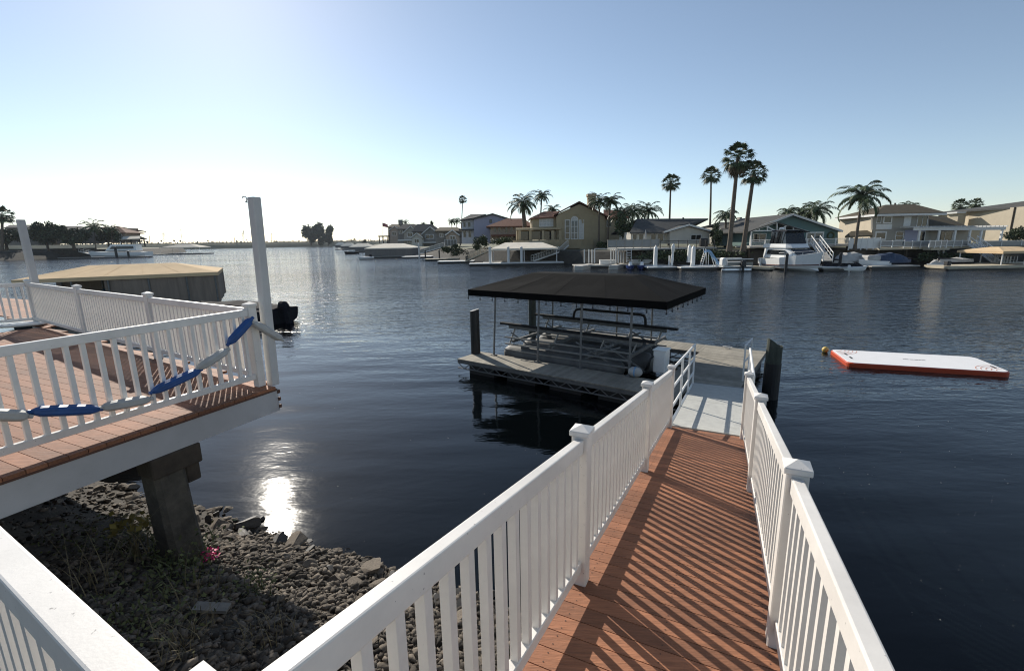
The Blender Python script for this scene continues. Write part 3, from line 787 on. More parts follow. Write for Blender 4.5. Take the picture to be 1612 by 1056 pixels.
mb = MB(); mb.beam(dk(.3, 1.2, 2.42), dk(6.2, 1.2, 2.42), .05, .05); mb.beam(dk(.3, 4.95, 2.42), dk(6.2, 4.95, 2.42), .05, .05); mb.build('frame_beam', 'alu_dull', r)
sr = thing('string_lights', 'dark string of small bulbs hung below the black canopy edge', 'string lights', dk(3, 1, 2.3))
def loop_pts():
    out = []
    cs = [(CU0, CV0), (CU1, CV0), (CU1, CV1)]
    for (a_, b_) in ((cs[0], cs[1]), (cs[1], cs[2])):
        n_ = 13 if a_[1] == b_[1] else 8
        for k_ in range(n_): s_ = k_ / n_; out.append((a_[0] + (b_[0] - a_[0]) * s_, a_[1] + (b_[1] - a_[1]) * s_))
    return out
lp_ = loop_pts(); pts = []
for i, (u_, v_) in enumerate(lp_):
    pts.append(dk(u_, v_, 2.355 - .0)); 
    if i < len(lp_) - 1: pts.append(dk((u_ + lp_[i + 1][0]) / 2, (v_ + lp_[i + 1][1]) / 2, 2.31))
mb = MB(); mb.tube(pts, .006, 5); mb.build('cable', 'black_metal', sr)
for (u_, v_) in lp_:
    p = dk(u_, v_, 2.35); mb = MB(); mb.tube([p, p + V(0, 0, -.06)], .012, 6); mb.tube([p + V(0, 0, -.06), p + V(0, 0, -.09), p + V(0, 0, -.12)], [.014, .026, .010], 8); mb.build('bulb', 'black_metal', sr)

# pilings
def piling(P, rr_, ztop, slant, m_, label, wrap=None, sdir=None):
    r = thing('piling', label, 'piling', (P.x, P.y, 0))
    mb = MB(); n_ = 18; sd = sdir or V(1, 0, 0)
    def ring(z, f): 
        out = []
        for j in range(n_):
            a_ = 2 * math.pi * j / n_; o_ = V(math.cos(a_), math.sin(a_), 0) * rr_ * f; out.append(V(P.x, P.y, z) + o_ + V(0, 0, slant * o_.dot(sd) / rr_ if z == ztop else 0))
        return out
    mb.loft([ring(-2.5, 1.04), ring(.6, 1.02), ring(1.4, 1.0), ring(ztop, .97)]); mb.build('shaft', m_, r)
    if wrap:
        mb = MB(); mb.tube([V(P.x, P.y, -2), V(P.x, P.y, wrap)], rr_ * 1.06, 18); mb.build('wrap', 'black_wrap', r, smooth=False)
    return r
pL = g(749, 556, ZD); zt = pl(748, 488, pL, V(pL.x, pL.y, 0).normalized()).z
piling(pL, .155, zt, .04, 'black_wrap', 'black wrapped piling at the left end of the floating dock')
r_ = ray(838, 500); pB = dk(.9, 6.32, 0); s_ = pB.y / 1
tb = V(r_.x, r_.y, 0).normalized(); dist = V(pB.x, pB.y, 0).length; pB = tb * dist; zt = 2.45
piling(pB, .155, zt, .03, 'piling_wood', 'dark greenish piling standing behind the black canopy')
pR = V(6.78, 11.55, 0); pR = V(ray(1214, 600).x, ray(1214, 600).y, 0).normalized() * V(6.74, 11.42, 0).length
zt = pl(1219, 538, pR, V(pR.x, pR.y, 0).normalized()).z
piling(pR, .185, zt - .06, .17, 'piling_wood', 'large green stained piling with a slanted top right of the gangway', wrap=.95, sdir=-_rt)

# ------------------------------------------------------------------ inflatable raft
c4 = [g(1303, 549, .15), g(1338, 571, .15), g(1600, 587, .15), g(1530, 561, .15)]
A_ = (c4[0] + c4[1]) / 2; B_ = (c4[2] + c4[3]) / 2
ru = (B_ - A_).normalized(); rv = V(-ru.y, ru.x, 0); RL, RWd = 4.07, 1.96; RC = (A_ + B_) / 2; RC.z = 0
def rf(u_, v_, z): return RC + ru * (u_ * RL / 2) + rv * (v_ * RWd / 2) + V(0, 0, z)
r = thing('inflatable_raft', 'white inflatable swim platform with an orange rim floating on the water', 'raft', RC)
def rring(inset, z, n_=6, rad_=.22):
    out = []
    hx, hy = RL / 2 - inset, RWd / 2 - inset
    for (sx, sy, a0) in ((1, 1, 0), (-1, 1, 90), (-1, -1, 180), (1, -1, 270)):
        for k_ in range(n_ + 1):
            a_ = rad(a0 + 90 * k_ / n_); out.append(RC + ru * (sx * (hx - rad_) + rad_ * math.cos(a_)) + rv * (sy * (hy - rad_) + rad_ * math.sin(a_)) + V(0, 0, z))
    return out
mb = MB(); mb.loft([rring(.03, -.06), rring(0, .0), rring(0, .115), rring(.025, .145)]); mb.build('rim', 'orange', r, smooth=False)
mb = MB(); mb.loft([rring(.03, .137), rring(.035, .150), rring(.06, .154)]); mb.build('deck_pad', 'raft_top', r)
mb = MB()
for k_ in range(5):
    R_ = .25 + .11 * k_
    pts = [rf(1, -1, 0) + ru * (-.08) + rv * .08 + V(0, 0, .1555) + (-ru * math.cos(a_) + rv * math.sin(a_)) * R_ for a_ in [rad(6 + 78 * j / 10) for j in range(11)]]
    for a_, b_ in zip(pts[:-1], pts[1:]): mb.beam(a_, b_, .022, .003)
    pts = [rf(-1, 1, 0) + ru * .08 - rv * .08 + V(0, 0, .1555) + (ru * math.cos(a_) - rv * math.sin(a_)) * R_ for a_ in [rad(6 + 78 * j / 10) for j in range(11)]]
    for a_, b_ in zip(pts[:-1], pts[1:]): mb.beam(a_, b_, .022, .003)
mb.build('pad_pattern', 'raft_line', r)
mb = MB()
# small dark lettering at the middle of the pad, too small to read
x = -.11
for wd_ in (.018, .02, .03, .02, .028, .02, .03, .026, .02, .028):
    mb.box(rf(x, -.02, .1555), (wd_ * RL / 2, .055, .003), (ru, rv, V(0, 0, 1))); x += wd_ + .006
mb.build('lettering', 'raft_mark', r)
for (u_, v_) in ((-.86, .25), (-.86, -.28), (.9, -.45)):
    mb = MB(); mb.box(rf(u_, v_, .16), (.05, .22, .02), (ru, rv, V(0, 0, 1))); mb.build('grip', 'raft_mark', r)
P = g(1299, 552, .05); r = thing('ball_buoy', 'small yellow ball buoy tied to the raft corner', 'buoy', P)
mb = MB(); mb.ball((P.x, P.y, .09), .11, 12); mb.build('ball', 'buoy', r, smooth=True); mb = MB(); mb.tube([V(P.x, P.y, .09), rf(-1, .95, .12)], .008, 5); mb.build('line', 'rope', r)

p = g(33, 513, 2.34); r = thing('paddle_board', 'white rounded board lying at the far corner of the left deck', 'board', p)
mb = MB(); ax_ = V(.86, .5, 0); ay_ = V(-.5, .86, 0)
mb.loft([[p + ax_ * (math.cos(a_) * .55 * s_) + ay_ * (math.sin(a_) * .26 * s_) + V(0, 0, z_) for a_ in [2 * math.pi * j / 24 for j in range(24)]] for z_, s_ in ((.005, .9), (.04, 1), (.07, .95), (.08, .8))]); mb.build('body', 'white_gel', r, smooth=True)
# ================================================================== far shores
def strip(name, edge, inland, zs, m, kind='structure'):
    """ground behind a shoreline: edge points, then rings further inland"""
    mb = MB(); n = len(edge)
    rows = [[V(e[0], e[1], zs[0]) for e in edge]]
    for off, z in zip(inland, zs[1:]):
        rows.append([V(e[0] + d[0] * off, e[1] + d[1] * off, z) for e, d in zip(edge, DIRS[name])])
    for r_ in rows: mb.v += r_
    for i in range(len(rows) - 1):
        for j in range(n - 1):
            mb.f.append((i * n + j, i * n + j + 1, (i + 1) * n + j + 1, (i + 1) * n + j)); mb.m.append(0 if i < 2 else 1)
    return tag(mb.build(name, m), kind=kind)
RE = [(140, 36), (75, 50), (57, 61.5), (30, 62.5), (19, 68), (9, 81), (-1, 91), (-11, 106), (-24, 138), (-51, 212), (-120, 400), (-190, 640), (-260, 900)]
DIRS = {'right_shore_land': [(.3, .95), (.2, .98), (.05, 1), (.1, 1), (.5, .85), (.75, .65), (.8, .6), (.85, .5), (.9, .42), (.93, .36), (.94, .3), (.95, .3), (1, .1)],
        'left_shore_land': [(-1, -.2), (-1, 0), (-.95, .2), (-.9, .3), (-.8, .5), (-.6, .8)]}
strip('right_shore_land', RE, (2.2, 3.0, 30, 1500), (-1.2, 2.15, 2.35, 2.6, 3.0), ('bank', 'land'))
LE = [(-190, 60), (-196, 150), (-198, 200), (-200, 250), (-232, 335), (-420, 520)]
strip('left_shore_land', LE, (7, 9, 60, 1500), (-1, 3.2, 3.6, 4, 5), ('bank', 'land'))
# levee on the horizon
LA, LB = V(-900, 160, 0), V(-140, 1060, 0)
mb = MB(); ld = (LB - LA).normalized(); ln = V(-ld.y, ld.x, 0)
rows = []
for k_ in range(80):
    c = LA + (LB - LA) * (k_ / 79); h = 9.0 + 1.2 * mnoise.noise(V(k_ * .35, 0, 0))
    rows.append([c - ln * 4 + V(0, 0, -1), c + ln * 7 + V(0, 0, h * .55), c + ln * 16 + V(0, 0, h), c + ln * 26 + V(0, 0, h * .98), c + ln * 1500 + V(0, 0, h * .8)])
for r_ in rows: mb.v += r_
for i in range(79):
    for j in range(4): mb.f.append((i * 5 + j, i * 5 + j + 1, (i + 1) * 5 + j + 1, (i + 1) * 5 + j)); mb.m.append(0)
tag(mb.build('levee', 'levee'), kind='structure')

# ------------------------------------------------------------------ plants
rp = random.Random(11)
def fan_crown(name, n, m, R_=1.9, down=False):
    mb = MB()
    for i in range(n):
        a = i * 2.39996 + rp.uniform(-.25, .25)
        if down: el = rp.uniform(-1.35, -.75)
        else: el = 1.35 - 2.1 * (i / n) ** .85 + rp.uniform(-.15, .15)
        d = V(math.cos(a) * math.cos(el), math.sin(a) * math.cos(el), math.sin(el))
        L = R_ * rp.uniform(.5, .62) * (.75 if down else 1)
        tip = d * L + V(0, 0, -.12 * L)
        x = d.cross(V(0, 0, 1)).normalized(); u_ = x.cross(d).normalized()
        mb.beam((0, 0, 0), tip, .03, .02)
        B_ = R_ * rp.uniform(.42, .52); nl = 13
        for k_ in range(nl):
            f_ = -1 + 2 * k_ / (nl - 1); an = f_ * 1.35
            dd = (d * math.cos(an) + x * math.sin(an)); L2 = B_ * (1 - .25 * abs(f_)) * rp.uniform(.85, 1.1)
            e = dd * L2 + V(0, 0, -.28 * L2 * (1 + abs(f_))) - u_ * .05
            m1 = tip + dd * L2 * .55; w_ = .07 * R_ / 1.9
            s_ = dd.cross(u_).normalized() * w_
            mb.quadv(tip, m1 + s_, tip + e, m1 - s_)
    return mb
def frond_crown(n, L=3.0, spread=1.0):
    mb = MB()
    for i in range(n):
        a = i * 2.39996 + rp.uniform(-.3, .3); el = 1.40 - 1.75 * (i / n) * spread + rp.uniform(-.1, .1)
        h = V(math.cos(a), math.sin(a), 0); pts = []; p = V(0, 0, 0); e = el; ln = L * rp.uniform(.7, 1.15); ns = 9
        for k_ in range(ns + 1):
            pts.append(p.copy()); p = p + (h * math.cos(e) + V(0, 0, math.sin(e))) * (ln / ns); e -= rp.uniform(.09, .15) + .026 * k_
        mb.tube(pts, [.035 * (1 - k_ / (ns + 1.5)) for k_ in range(ns + 1)], 4, cap=False)
        s_ = V(-h.y, h.x, 0)
        for k_ in range(1, ns * 4):
            f_ = k_ / (ns * 4); j = min(ns - 1, int(f_ * ns)); q_ = pts[j].lerp(pts[j + 1], f_ * ns - j); t_ = (pts[j + 1] - pts[j]).normalized()
            for sg in (-1, 1):
                ll = .72 * math.sin(math.pi * (.12 + .83 * f_)) * rp.uniform(.8, 1.15) * L / 3
                d = (s_ * sg * .75 + t_ * .5 + V(0, 0, -.55 + rp.uniform(-.25, .25))).normalized() * ll
                mb.leaf(q_, d, .05 * L / 3, V(0, 0, 1) + h * .3)
    return mb
def palm(kind, label, px, py, bx, by, Y, wpx, group=None, r0=None, skirt=False, base_z=None):
    """crown centre and trunk foot in photo pixels, at distance Y"""
    top = q(px, py, Y); ft = q(bx, by, Y)
    if base_z is not None: 
        f_ = (ft.z - base_z) / max(.5, top.z - ft.z); ft = ft + (ft - top) * f_; ft.z = base_z
    size = wpx / F_PX * Y
    r = thing('palm_tree', label, 'palm', ft, group)
    tr = r0 or (.17 if kind == 'fan' else .16)
    mb = MB(); pts = []; R_ = []; n_ = 9; L = top.z - ft.z
    bend = V(rp.uniform(-.3, .3), rp.uniform(-.2, .2), 0)
    for k_ in range(n_ + 1):
        f_ = k_ / n_; pts.append(ft.lerp(top, f_) + bend * math.sin(f_ * 3.1416) * L * .02); R_.append(tr * (1.35 - .5 * f_) * (1.3 if k_ == 0 else 1))
    mb.tube(pts, R_, 9); mb.build('trunk', 'palm_trunk', r)
    if kind == 'fan':
        me = rp.choice(FAN); sc = size / 3.7
    else:
        me = rp.choice(FRD); sc = size / 5.0
    c = bpy.data.objects.new('crown', me); COL.objects.link(c); c.parent = r; c.location = top - ft; c.scale = (sc, sc, sc); c.rotation_euler = (0, 0, rp.uniform(0, 6.28))
    if kind == 'fan':
        c = bpy.data.objects.new('dead_skirt', SK); COL.objects.link(c); c.parent = r; c.location = top - ft - V(0, 0, .05); s2 = sc * (.95 if skirt else .5); c.scale = (s2, s2, s2 * (1.2 if skirt else 1))
    return r
def as_mesh(mb, name, m):
    me = bpy.data.meshes.new(name); me.from_pydata([tuple(p) for p in mb.v], [], mb.f); me.materials.append(M[m]); me.update(); return me
FAN = [as_mesh(fan_crown('c', 46, 'fan_leaf'), 'fan_crown', 'fan_leaf') for _ in range(3)]
SK = as_mesh(fan_crown('s', 26, 'dead_leaf', down=True), 'dead_skirt', 'dead_leaf')
FRD = [as_mesh(frond_crown(27), 'frond_crown', 'frond') for _ in range(3)]

def tree(name, label, box, Y, n, leafm, cat='tree', depth=None, trunk=True, lsz=None, base_z=2.3, seed=0, group=None):
    """box = photo px of the crown (x0, y0, x1, y1)"""
    rr = random.Random(seed + 5); x0, y0, x1, y1 = box; a = q(x0, (y0 + y1) / 2, Y); b = q(x1, (y0 + y1) / 2, Y); zt, zb = q((x0 + x1) / 2, y0, Y).z, q((x0 + x1) / 2, y1, Y).z
    cx_, wx, hz = (a.x + b.x) / 2, (b.x - a.x) / 2, (zt - zb) / 2; dy = depth or wx
    r = thing(name, label, cat, (cx_, Y, min(base_z, zb)), group); lsz = lsz or wx * .10
    blobs = []
    for k_ in range(max(8, n // 230)):
        while True:
            p = V(rr.uniform(-1, 1), rr.uniform(-1, 1), rr.uniform(-1, 1))
            if p.length < 1: break
        blobs.append((V(cx_ + p.x * wx * .72, Y + p.y * dy * .72, (zt + zb) / 2 + p.z * hz * .70), rr.uniform(.24, .44)))
    mb = MB()
    for i in range(n):
        c, s_ = rr.choice(blobs); u_ = V(rr.gauss(0, 1), rr.gauss(0, 1), rr.gauss(0, 1)).normalized() * rr.uniform(.45, 1) 
        p = c + V(u_.x * wx * s_, u_.y * dy * s_, u_.z * hz * s_ * 1.1)
        if p.z < zb - .05 * hz: p.z = zb + rr.uniform(0, .2) * hz
        d = V(rr.gauss(0, 1), rr.gauss(0, 1), rr.gauss(0, .8)).normalized() * lsz * rr.uniform(.6, 1.4)
        mb.leaf(p, d, lsz * .32, V(rr.gauss(0, 1), rr.gauss(0, 1), rr.gauss(.6, 1)))
    mb.build('crown', leafm, r)
    if trunk:
        mb = MB(); f_ = V(cx_, Y, min(base_z, zb) - .3)
        mb.tube([f_, V(cx_ + wx * .03, Y, (zt + zb) / 2)], [wx * .09, wx * .05], 8)
        for k_ in range(5):
            c, s_ = blobs[k_]; mb.tube([V(cx_, Y, zb + (zt - zb) * .15 * k_ * .5), c], [wx * .045, wx * .015], 6)
        mb.build('trunk', 'trunk', r)
    return r

# ------------------------------------------------------------------ buildings in upright planes facing the channel
class Bld:
    def __init__(s, name, label, px, py, Y, cat='house', group=None):
        s.Y = Y; s.r = thing(name, label, cat, q(px, py, Y), group)
    def P(s, px, py, dy=0): return q(px, py, s.Y + dy)
    def Pz(s, px, z, dy=0):      # at a photo column, given height
        lo, hi = 0.0, 1000.0
        for _ in range(30):
            m_ = (lo + hi) / 2
            if s.P(px, m_, dy).z > z: lo = m_
            else: hi = m_
        return s.P(px, lo, dy)
    def wall(s, pts, depth, m, name='wall', dy=0):
        mb = MB(); f = [s.P(x, y, dy) for x, y in pts]; mb.prism(f, (0, depth, 0)); return mb.build(name, m, s.r)
    def slab(s, pts, th, m, name='roof', parent=None):   # pts: (px, py, dy)
        mb = MB(); f = [s.P(*p) if isinstance(p, tuple) else p for p in pts]; mb.prism(f, (0, 0, -th)); return mb.build(name, m, parent or s.r)
    def beam(s, a, b, w, h, m, name='trim', parent=None):
        mb = MB(); mb.beam(s.P(*a), s.P(*b), w, h); return mb.build(name, m, parent or s.r)
    def rect(s, x0, y0, x1, y1, dy=0):
        a, b = s.P(x0, (y0 + y1) / 2, dy), s.P(x1, (y0 + y1) / 2, dy); zt, zb = s.P((x0 + x1) / 2, y0, dy).z, s.P((x0 + x1) / 2, y1, dy).z
        return a.x, b.x, zb, zt
    def win(s, x0, y0, x1, y1, nx=2, nz=1, dy=0, frame='trim', pane='glass', fw=.09, name='window'):
        xa, xb, za, zb = s.rect(x0, y0, x1, y1, dy); Y = s.Y + dy
        mb = MB()
        mb.mm((xa, Y - .07, za), (xa + fw, Y + .0, zb)); mb.mm((xb - fw, Y - .07, za), (xb, Y, zb))
        mb.mm((xa + fw, Y - .068, zb - fw), (xb - fw, Y, zb)); mb.mm((xa + fw, Y - .068, za), (xb - fw, Y, za + fw))
        for k_ in range(1, nx): x = xa + (xb - xa) * k_ / nx; mb.mm((x - fw * .35, Y - .06, za + fw), (x + fw * .35, Y, zb - fw))
        for k_ in range(1, nz): z = za + (zb - za) * k_ / nz; mb.mm((xa + fw, Y - .055, z - fw * .3), (xb - fw, Y, z + fw * .3))
        w_ = mb.build(name, frame, s.r)
        mb = MB(); mb.mm((xa + fw * .5, Y - .03, za + fw * .5), (xb - fw * .5, Y - .004, zb - fw * .5)); mb.build('pane', pane, w_)
        return w_
    def box(s, x0, y0, x1, y1, d0, d1, m, name):
        xa, xb, za, zb = s.rect(x0, y0, x1, y1, d0); mb = MB(); mb.mm((xa, s.Y + d0, za), (xb, s.Y + d1, zb)); return mb.build(name, m, s.r)
def fence_rail(name, label, x0, x1, yt, yb, Y, n, m='trim', fill=None, cat='railing', yt1=None, yb1=None, pw=.10, rails=1):
    a, b = q(x0, yt, Y), q(x1, yt1 or yt, Y); c, d = q(x0, yb, Y), q(x1, yb1 or yb, Y)
    zt, zb = (a.z + b.z) / 2, (c.z + d.z) / 2; r = thing(name, label, cat, (a.x, Y, zb))
    mb = MB(); mb.mm((a.x, Y - .04, zt - .07), (b.x, Y + .04, zt)); mb.build('top_rail', m, r)
    mb = MB(); mb.mm((a.x, Y - .03, zb + .06), (b.x, Y + .03, zb + .12)); mb.build('bottom_rail', m, r)
    for k_ in range(n + 1):
        x = a.x + (b.x - a.x) * k_ / n; mb = MB(); mb.mm((x - pw / 2, Y - .05, zb - .12), (x + pw / 2, Y + .05, zt + .05)); mb.build('post', m, r)
    if fill:
        mb = MB(); mb.mm((a.x, Y - .012, zb + .13), (b.x, Y + .012, zt - .08)); mb.build('panel', fill, r)
    elif rails > 1:
        mb = MB()
        for k_ in range(1, rails): z = zb + .12 + (zt - zb - .2) * k_ / rails; mb.mm((a.x, Y - .012, z - .012), (b.x, Y + .012, z + .012))
        mb.build('wires', m, r)
    return r
def deck_slab(label, x0, x1, yt, Y, depth, m='dock_grey', th=.25, name='house_deck'):
    a, b = q(x0, yt, Y), q(x1, yt, Y); z = (a.z + b.z) / 2
    r = thing(name, label, 'deck', (a.x, Y, z))
    mb = MB(); mb.mm((a.x, Y - .05, z - th), (b.x, Y + depth, z)); mb.build('planking', m, r)
    n_ = max(2, int((b.x - a.x) / 3.2))
    for k_ in range(n_ + 1):
        x = a.x + .2 + (b.x - a.x - .4) * k_ / n_; mb = MB(); mb.mm((x - .1, Y + .3, -.5), (x + .1, Y + .5, z - th)); mb.build('support_post', 'old_wood', r)
    return r

# ---- cream two-storey house with an arched window
B = Bld('stucco_house', 'tan stucco two storey house with a tall arched window and terrace', 905, 390, 90)
B.wall([(876, 392), (876, 341), (884, 334), (912, 321.5), (938, 333), (952, 341), (952, 392)], 14, 'cream_wall')
B.wall([(838, 378), (838, 343.5), (876, 342), (876, 378)], 12, 'cream_wall', dy=1.5)
B.wall([(952, 391), (952, 343), (986, 343), (986, 391)], 12, 'cream_wall', dy=1.0)
ap, al, ar = (912, 316.5, -.5), (872, 337.5, -.5), (958, 340.5, -.5)
apb, alb, arb = [B.P(*x) + V(0, 14.5, 0) for x in (ap, al, ar)]
B.slab([al, ap, apb, alb], .22, 'roof_tile'); B.slab([ap, ar, arb, apb], .22, 'roof_tile')
e0, e1_ = (834, 343.5, .8), (877, 341, .8); B.slab([e0, e1_, (880, 332.5, 5), (856, 333, 5)], .2, 'roof_tile', 'wing_roof')
B.slab([e0, (856, 333, 5), B.P(834, 343.5, .8) + V(0, 10, 0)], .2, 'roof_tile', 'wing_roof')
B.slab([(950, 343, .5), (990, 343, .5), (984, 331, 6), (950, 330, 6)], .2, 'roof_tile', 'wing_roof')
ch = B.box(926, 306, 938, 332, 3, 4.6, 'cream_wall', 'chimney'); 
mb = MB(); xa, xb, za, zb = B.rect(925, 305, 939, 309, 3); mb.mm((xa, B.Y + 2.8, za), (xb, B.Y + 4.8, zb)); mb.build('chimney_cap', 'cream_wall', ch)
# arch surround: raised ring
cx0, cz = B.P(902, 345, 0).x, B.P(902, 352, 0).z; R0 = (B.P(919, 345).x - B.P(885.5, 345).x) / 2
mb = MB(); n_ = 16
for k_ in range(n_):
    a0, a1 = math.pi * k_ / n_, math.pi * (k_ + 1) / n_
    mb.prism([V(cx0 + math.cos(t_) * rr_, B.Y - .12, cz + math.sin(t_) * rr_ * 1.02) for t_, rr_ in ((a0, R0), (a1, R0), (a1, R0 * .84), (a0, R0 * .84))], (0, .12, 0))
mb.build('arch_surround', 'cream_wall', B.r)
B.win(889, 346, 897.5, 377, 1, 3, fw=.14); B.win(911, 346, 919, 377, 1, 3, pane='curtain', fw=.14)
B.win(898.5, 346.5, 910, 377, 2, 3, fw=.14, pane='glass_blue')
xa, xb, za, zb = B.rect(898.5, 346.5, 910, 377); rr_ = (xb - xa) / 2; cxx = (xa + xb) / 2
mb = MB()
for k_ in range(12):
    a0, a1 = math.pi * k_ / 12, math.pi * (k_ + 1) / 12
    mb.prism([V(cxx + math.cos(t_) * q_, B.Y - .08, zb + math.sin(t_) * q_) for t_, q_ in ((a0, rr_), (a1, rr_), (a1, rr_ * .8), (a0, rr_ * .8))], (0, .07, 0))
for k_ in range(1, 4): t_ = math.pi * k_ / 4; mb.beam(V(cxx, B.Y - .05, zb), V(cxx + math.cos(t_) * rr_ * .9, B.Y - .05, zb + math.sin(t_) * rr_ * .9), .05, .05)
aw = mb.build('arched_window', 'trim', B.r)
mb = MB(); mb.prism([V(cxx + math.cos(math.pi * k_ / 12) * rr_ * .9, B.Y - .02, zb + math.sin(math.pi * k_ / 12) * rr_ * .9) for k_ in range(13)], (0, .015, 0)); mb.build('pane', 'curtain', aw)
B.win(849, 344.5, 871, 357, 4, 2, dy=1.5, fw=.12, pane='curtain')
B.win(955, 346, 962, 357, 1, 2, dy=1.0); B.win(970, 346, 978, 357, 1, 2, dy=1.0)
B.slab([(812, 360, -1.5), (883, 358.6, -1.5), (883, 358.2, 1.4), (812, 359.2, 1.4)], .28, 'cream_wall', 'flat_roof')
for x in (816, 833, 853, 868, 880): B.box(x, 363, x + 4, 378, -1.3, -.9, 'cream_wall', 'column')
for x0, x1 in ((819.5, 832.5), (837.5, 852.5), (857.5, 867.5), (872.5, 879.5)): B.box(x0, 364.5, x1, 378, .9, 1.49, 'glass', 'opening')
B.wall([(813, 378), (813, 363), (838, 362), (838, 378)], 6, 'cream_wall', dy=1.5)
B.box(808, 378, 934, 392, -2.5, 0, 'cream_wall', 'terrace_wall')
mb = MB(); xa, xb, za, zb = B.rect(886, 395, 913, 412, -2.6); 
mb.mm((xa - 4, B.Y - 2.55, za - 1), (xa, B.Y - .5, zb + .6)); mb.mm((xb, B.Y - 2.55, za - 1), (xb + 2, B.Y - .5, zb + .6)); mb.mm((xa - 4, B.Y - 2.55, zb + .6), (xb + 2, B.Y - .5, zb + 1.1)); mb.build('base_arch', 'cream_wall', B.r)
B.box(886, 392.5, 913, 414, -.6, -.4, 'black_metal', 'base_opening')
fence_rail('railing', 'low dark balustrade on the terrace of the arched window house', 864, 933, 377, 386, 87.4, 8, 'cream_wall', rails=4)
# stair rail beside it
r = thing('stair', 'white railed stair slanting up to the terrace of the arched window house', 'stair', q(883, 397, 86.6))
for dy in (0, 1.2):
    mb = MB(); mb.beam(q(880, 391, 86.6 + dy), q(894, 378, 86.6 + dy), .06, .10); mb.beam(q(881, 399, 86.6 + dy), q(895.5, 386, 86.6 + dy), .06, .18)
    for k_ in range(10):
        f_ = k_ / 9; mb.beam(q(880.5 + 14 * f_, 399 - 13 * f_, 86.6 + dy), q(880.5 + 14 * f_, 391 - 13 * f_, 86.6 + dy), .05, .05)
    mb.build('stair_rail', 'trim', r)
mb = MB(); 
a, b = q(881, 399.5, 87.2), q(895.5, 386.5, 87.2)
for k_ in range(9):
    p = a.lerp(b, k_ / 8); mb.box(p, (.32, 1.15, .05))
mb.build('steps', 'dock_grey', r)

# ---- lavender house
B = Bld('lavender_house', 'pale lavender two storey house with a plain gable wall', 775, 380, 113)
B.wall([(746, 384), (746, 344), (775.5, 337.5), (803, 345.5), (803, 384)], 16, 'lav_wall')
ap, al, ar = (775.5, 335.8, -.5), (743, 343.6, -.5), (806, 345, -.5); apb, alb, arb = [B.P(*x) + V(0, 17, 0) for x in (ap, al, ar)]
B.slab([al, ap, apb, alb], .3, 'roof_grey'); B.slab([ap, ar, arb, apb], .3, 'roof_grey')
B.wall([(727, 384), (727, 346), (745.8, 343.8), (745.8, 384)], 9, 'white_wall', 'front_wall', dy=3)
B.slab([(723, 346.5, 2), (747, 342.5, 2), (765, 337, 9), (741, 337.5, 9)], .3, 'roof_grey', 'porch_roof')
B.win(729, 349, 733.5, 358, 1, 1, dy=3); B.win(736, 349, 741, 358, 1, 1, dy=3); B.win(729, 364, 734, 374, 1, 1, dy=3); B.win(737, 364, 742, 374, 1, 1, dy=3)
B.box(722, 360.5, 746, 362.5, 1.4, 3, 'roof_grey', 'balcony_slab'); B.win(770.5, 345.5, 774.5, 351, 1, 1, frame='roof_grey')
# ---- brown house between lavender and tan
B = Bld('brown_house', 'low brown house with a red tile hip roof behind the shaggy palm', 800, 378, 103)
B.wall([(772, 380), (772, 356), (838, 356), (838, 380)], 10, 'brown_wall')
B.slab([(765, 356.5, -1), (842, 355.5, -1), (824, 344, 5), (797, 344.3, 5)], .25, 'roof_tile'); B.slab([(765, 356.5, -1), (797, 344.3, 5), B.P(765, 356.5, -1) + V(0, 12, 0)], .25, 'roof_tile')
B.slab([(842, 355.5, -1), B.P(842, 355.5, -1) + V(0, 12, 0), (824, 344, 5)], .25, 'roof_tile')
for x in (777, 784, 795, 803, 811): B.win(x, 357.5, x + 4.5, 366, 1, 1, frame='brown_wall')
B.box(773, 369, 838, 372, -2, 0, 'roof_tile', 'balcony'); 
for x in (773, 789, 805, 821): B.box(x, 372, x + 2, 382, -1.9, -1.6, 'cream_wall', 'column')

# ---- grey ranch
B = Bld('ranch_house', 'single storey beige ranch house with a wide dark grey roof', 1050, 379, 74)
B.wall([(1054, 384), (1054, 365), (1085, 356.5), (1117, 365), (1117, 384)], 9, 'beige_wall')
B.wall([(993, 384), (993, 365.5), (1054, 365.5), (1054, 384)], 8, 'beige_wall', dy=1.4)
B.slab([(991, 366, .4), (1055, 365.3, .4), (1085, 354.5, 5), (1115, 344, 7), (1003, 344.5, 7)], .22, 'roof_grey')
B.slab([(1003, 344.5, 7), (1115, 344, 7), B.P(1121, 364, .4) + V(0, 14, 0), B.P(991, 366, .4) + V(0, 14, 0)], .22, 'roof_grey', 'back_roof')
ap, al, ar = (1085, 354.0, -.6), (1045, 365.5, -.6), (1121, 364, -.6); apb = B.P(*ap) + V(0, 8, 0)
B.slab([al, ap, apb, B.P(*al) + V(0, 2.2, 0)], .2, 'roof_grey', 'gable_roof'); B.slab([ap, ar, B.P(*ar) + V(0, 8, 0), apb], .2, 'roof_grey', 'gable_roof')
B.beam(al, ap, .06, .26, 'trim', 'barge_board'); B.beam(ap, ar, .06, .26, 'trim', 'barge_board')
B.win(1087, 369, 1104, 378, 2, 1)
for x0, x1 in ((995, 1003), (1005, 1013), (1024, 1033), (1034, 1045)): B.win(x0, 368, x1, 380, 1, 1, dy=1.4, name='glass_door')
B.box(1010, 343.2, 1012, 345.5, 7, 7.3, 'black_metal', 'roof_vent'); B.box(1075, 342.5, 1077, 345, 7, 7.3, 'black_metal', 'roof_vent')
deck_slab('dark shaded deck in front of the beige ranch house', 972, 1128, 390, 66.5, 7)
fence_rail('railing', 'thin black railing on the ranch house deck', 1040, 1125, 378.5, 389.5, 66.5, 6, 'black_metal', pw=.06, rails=5)
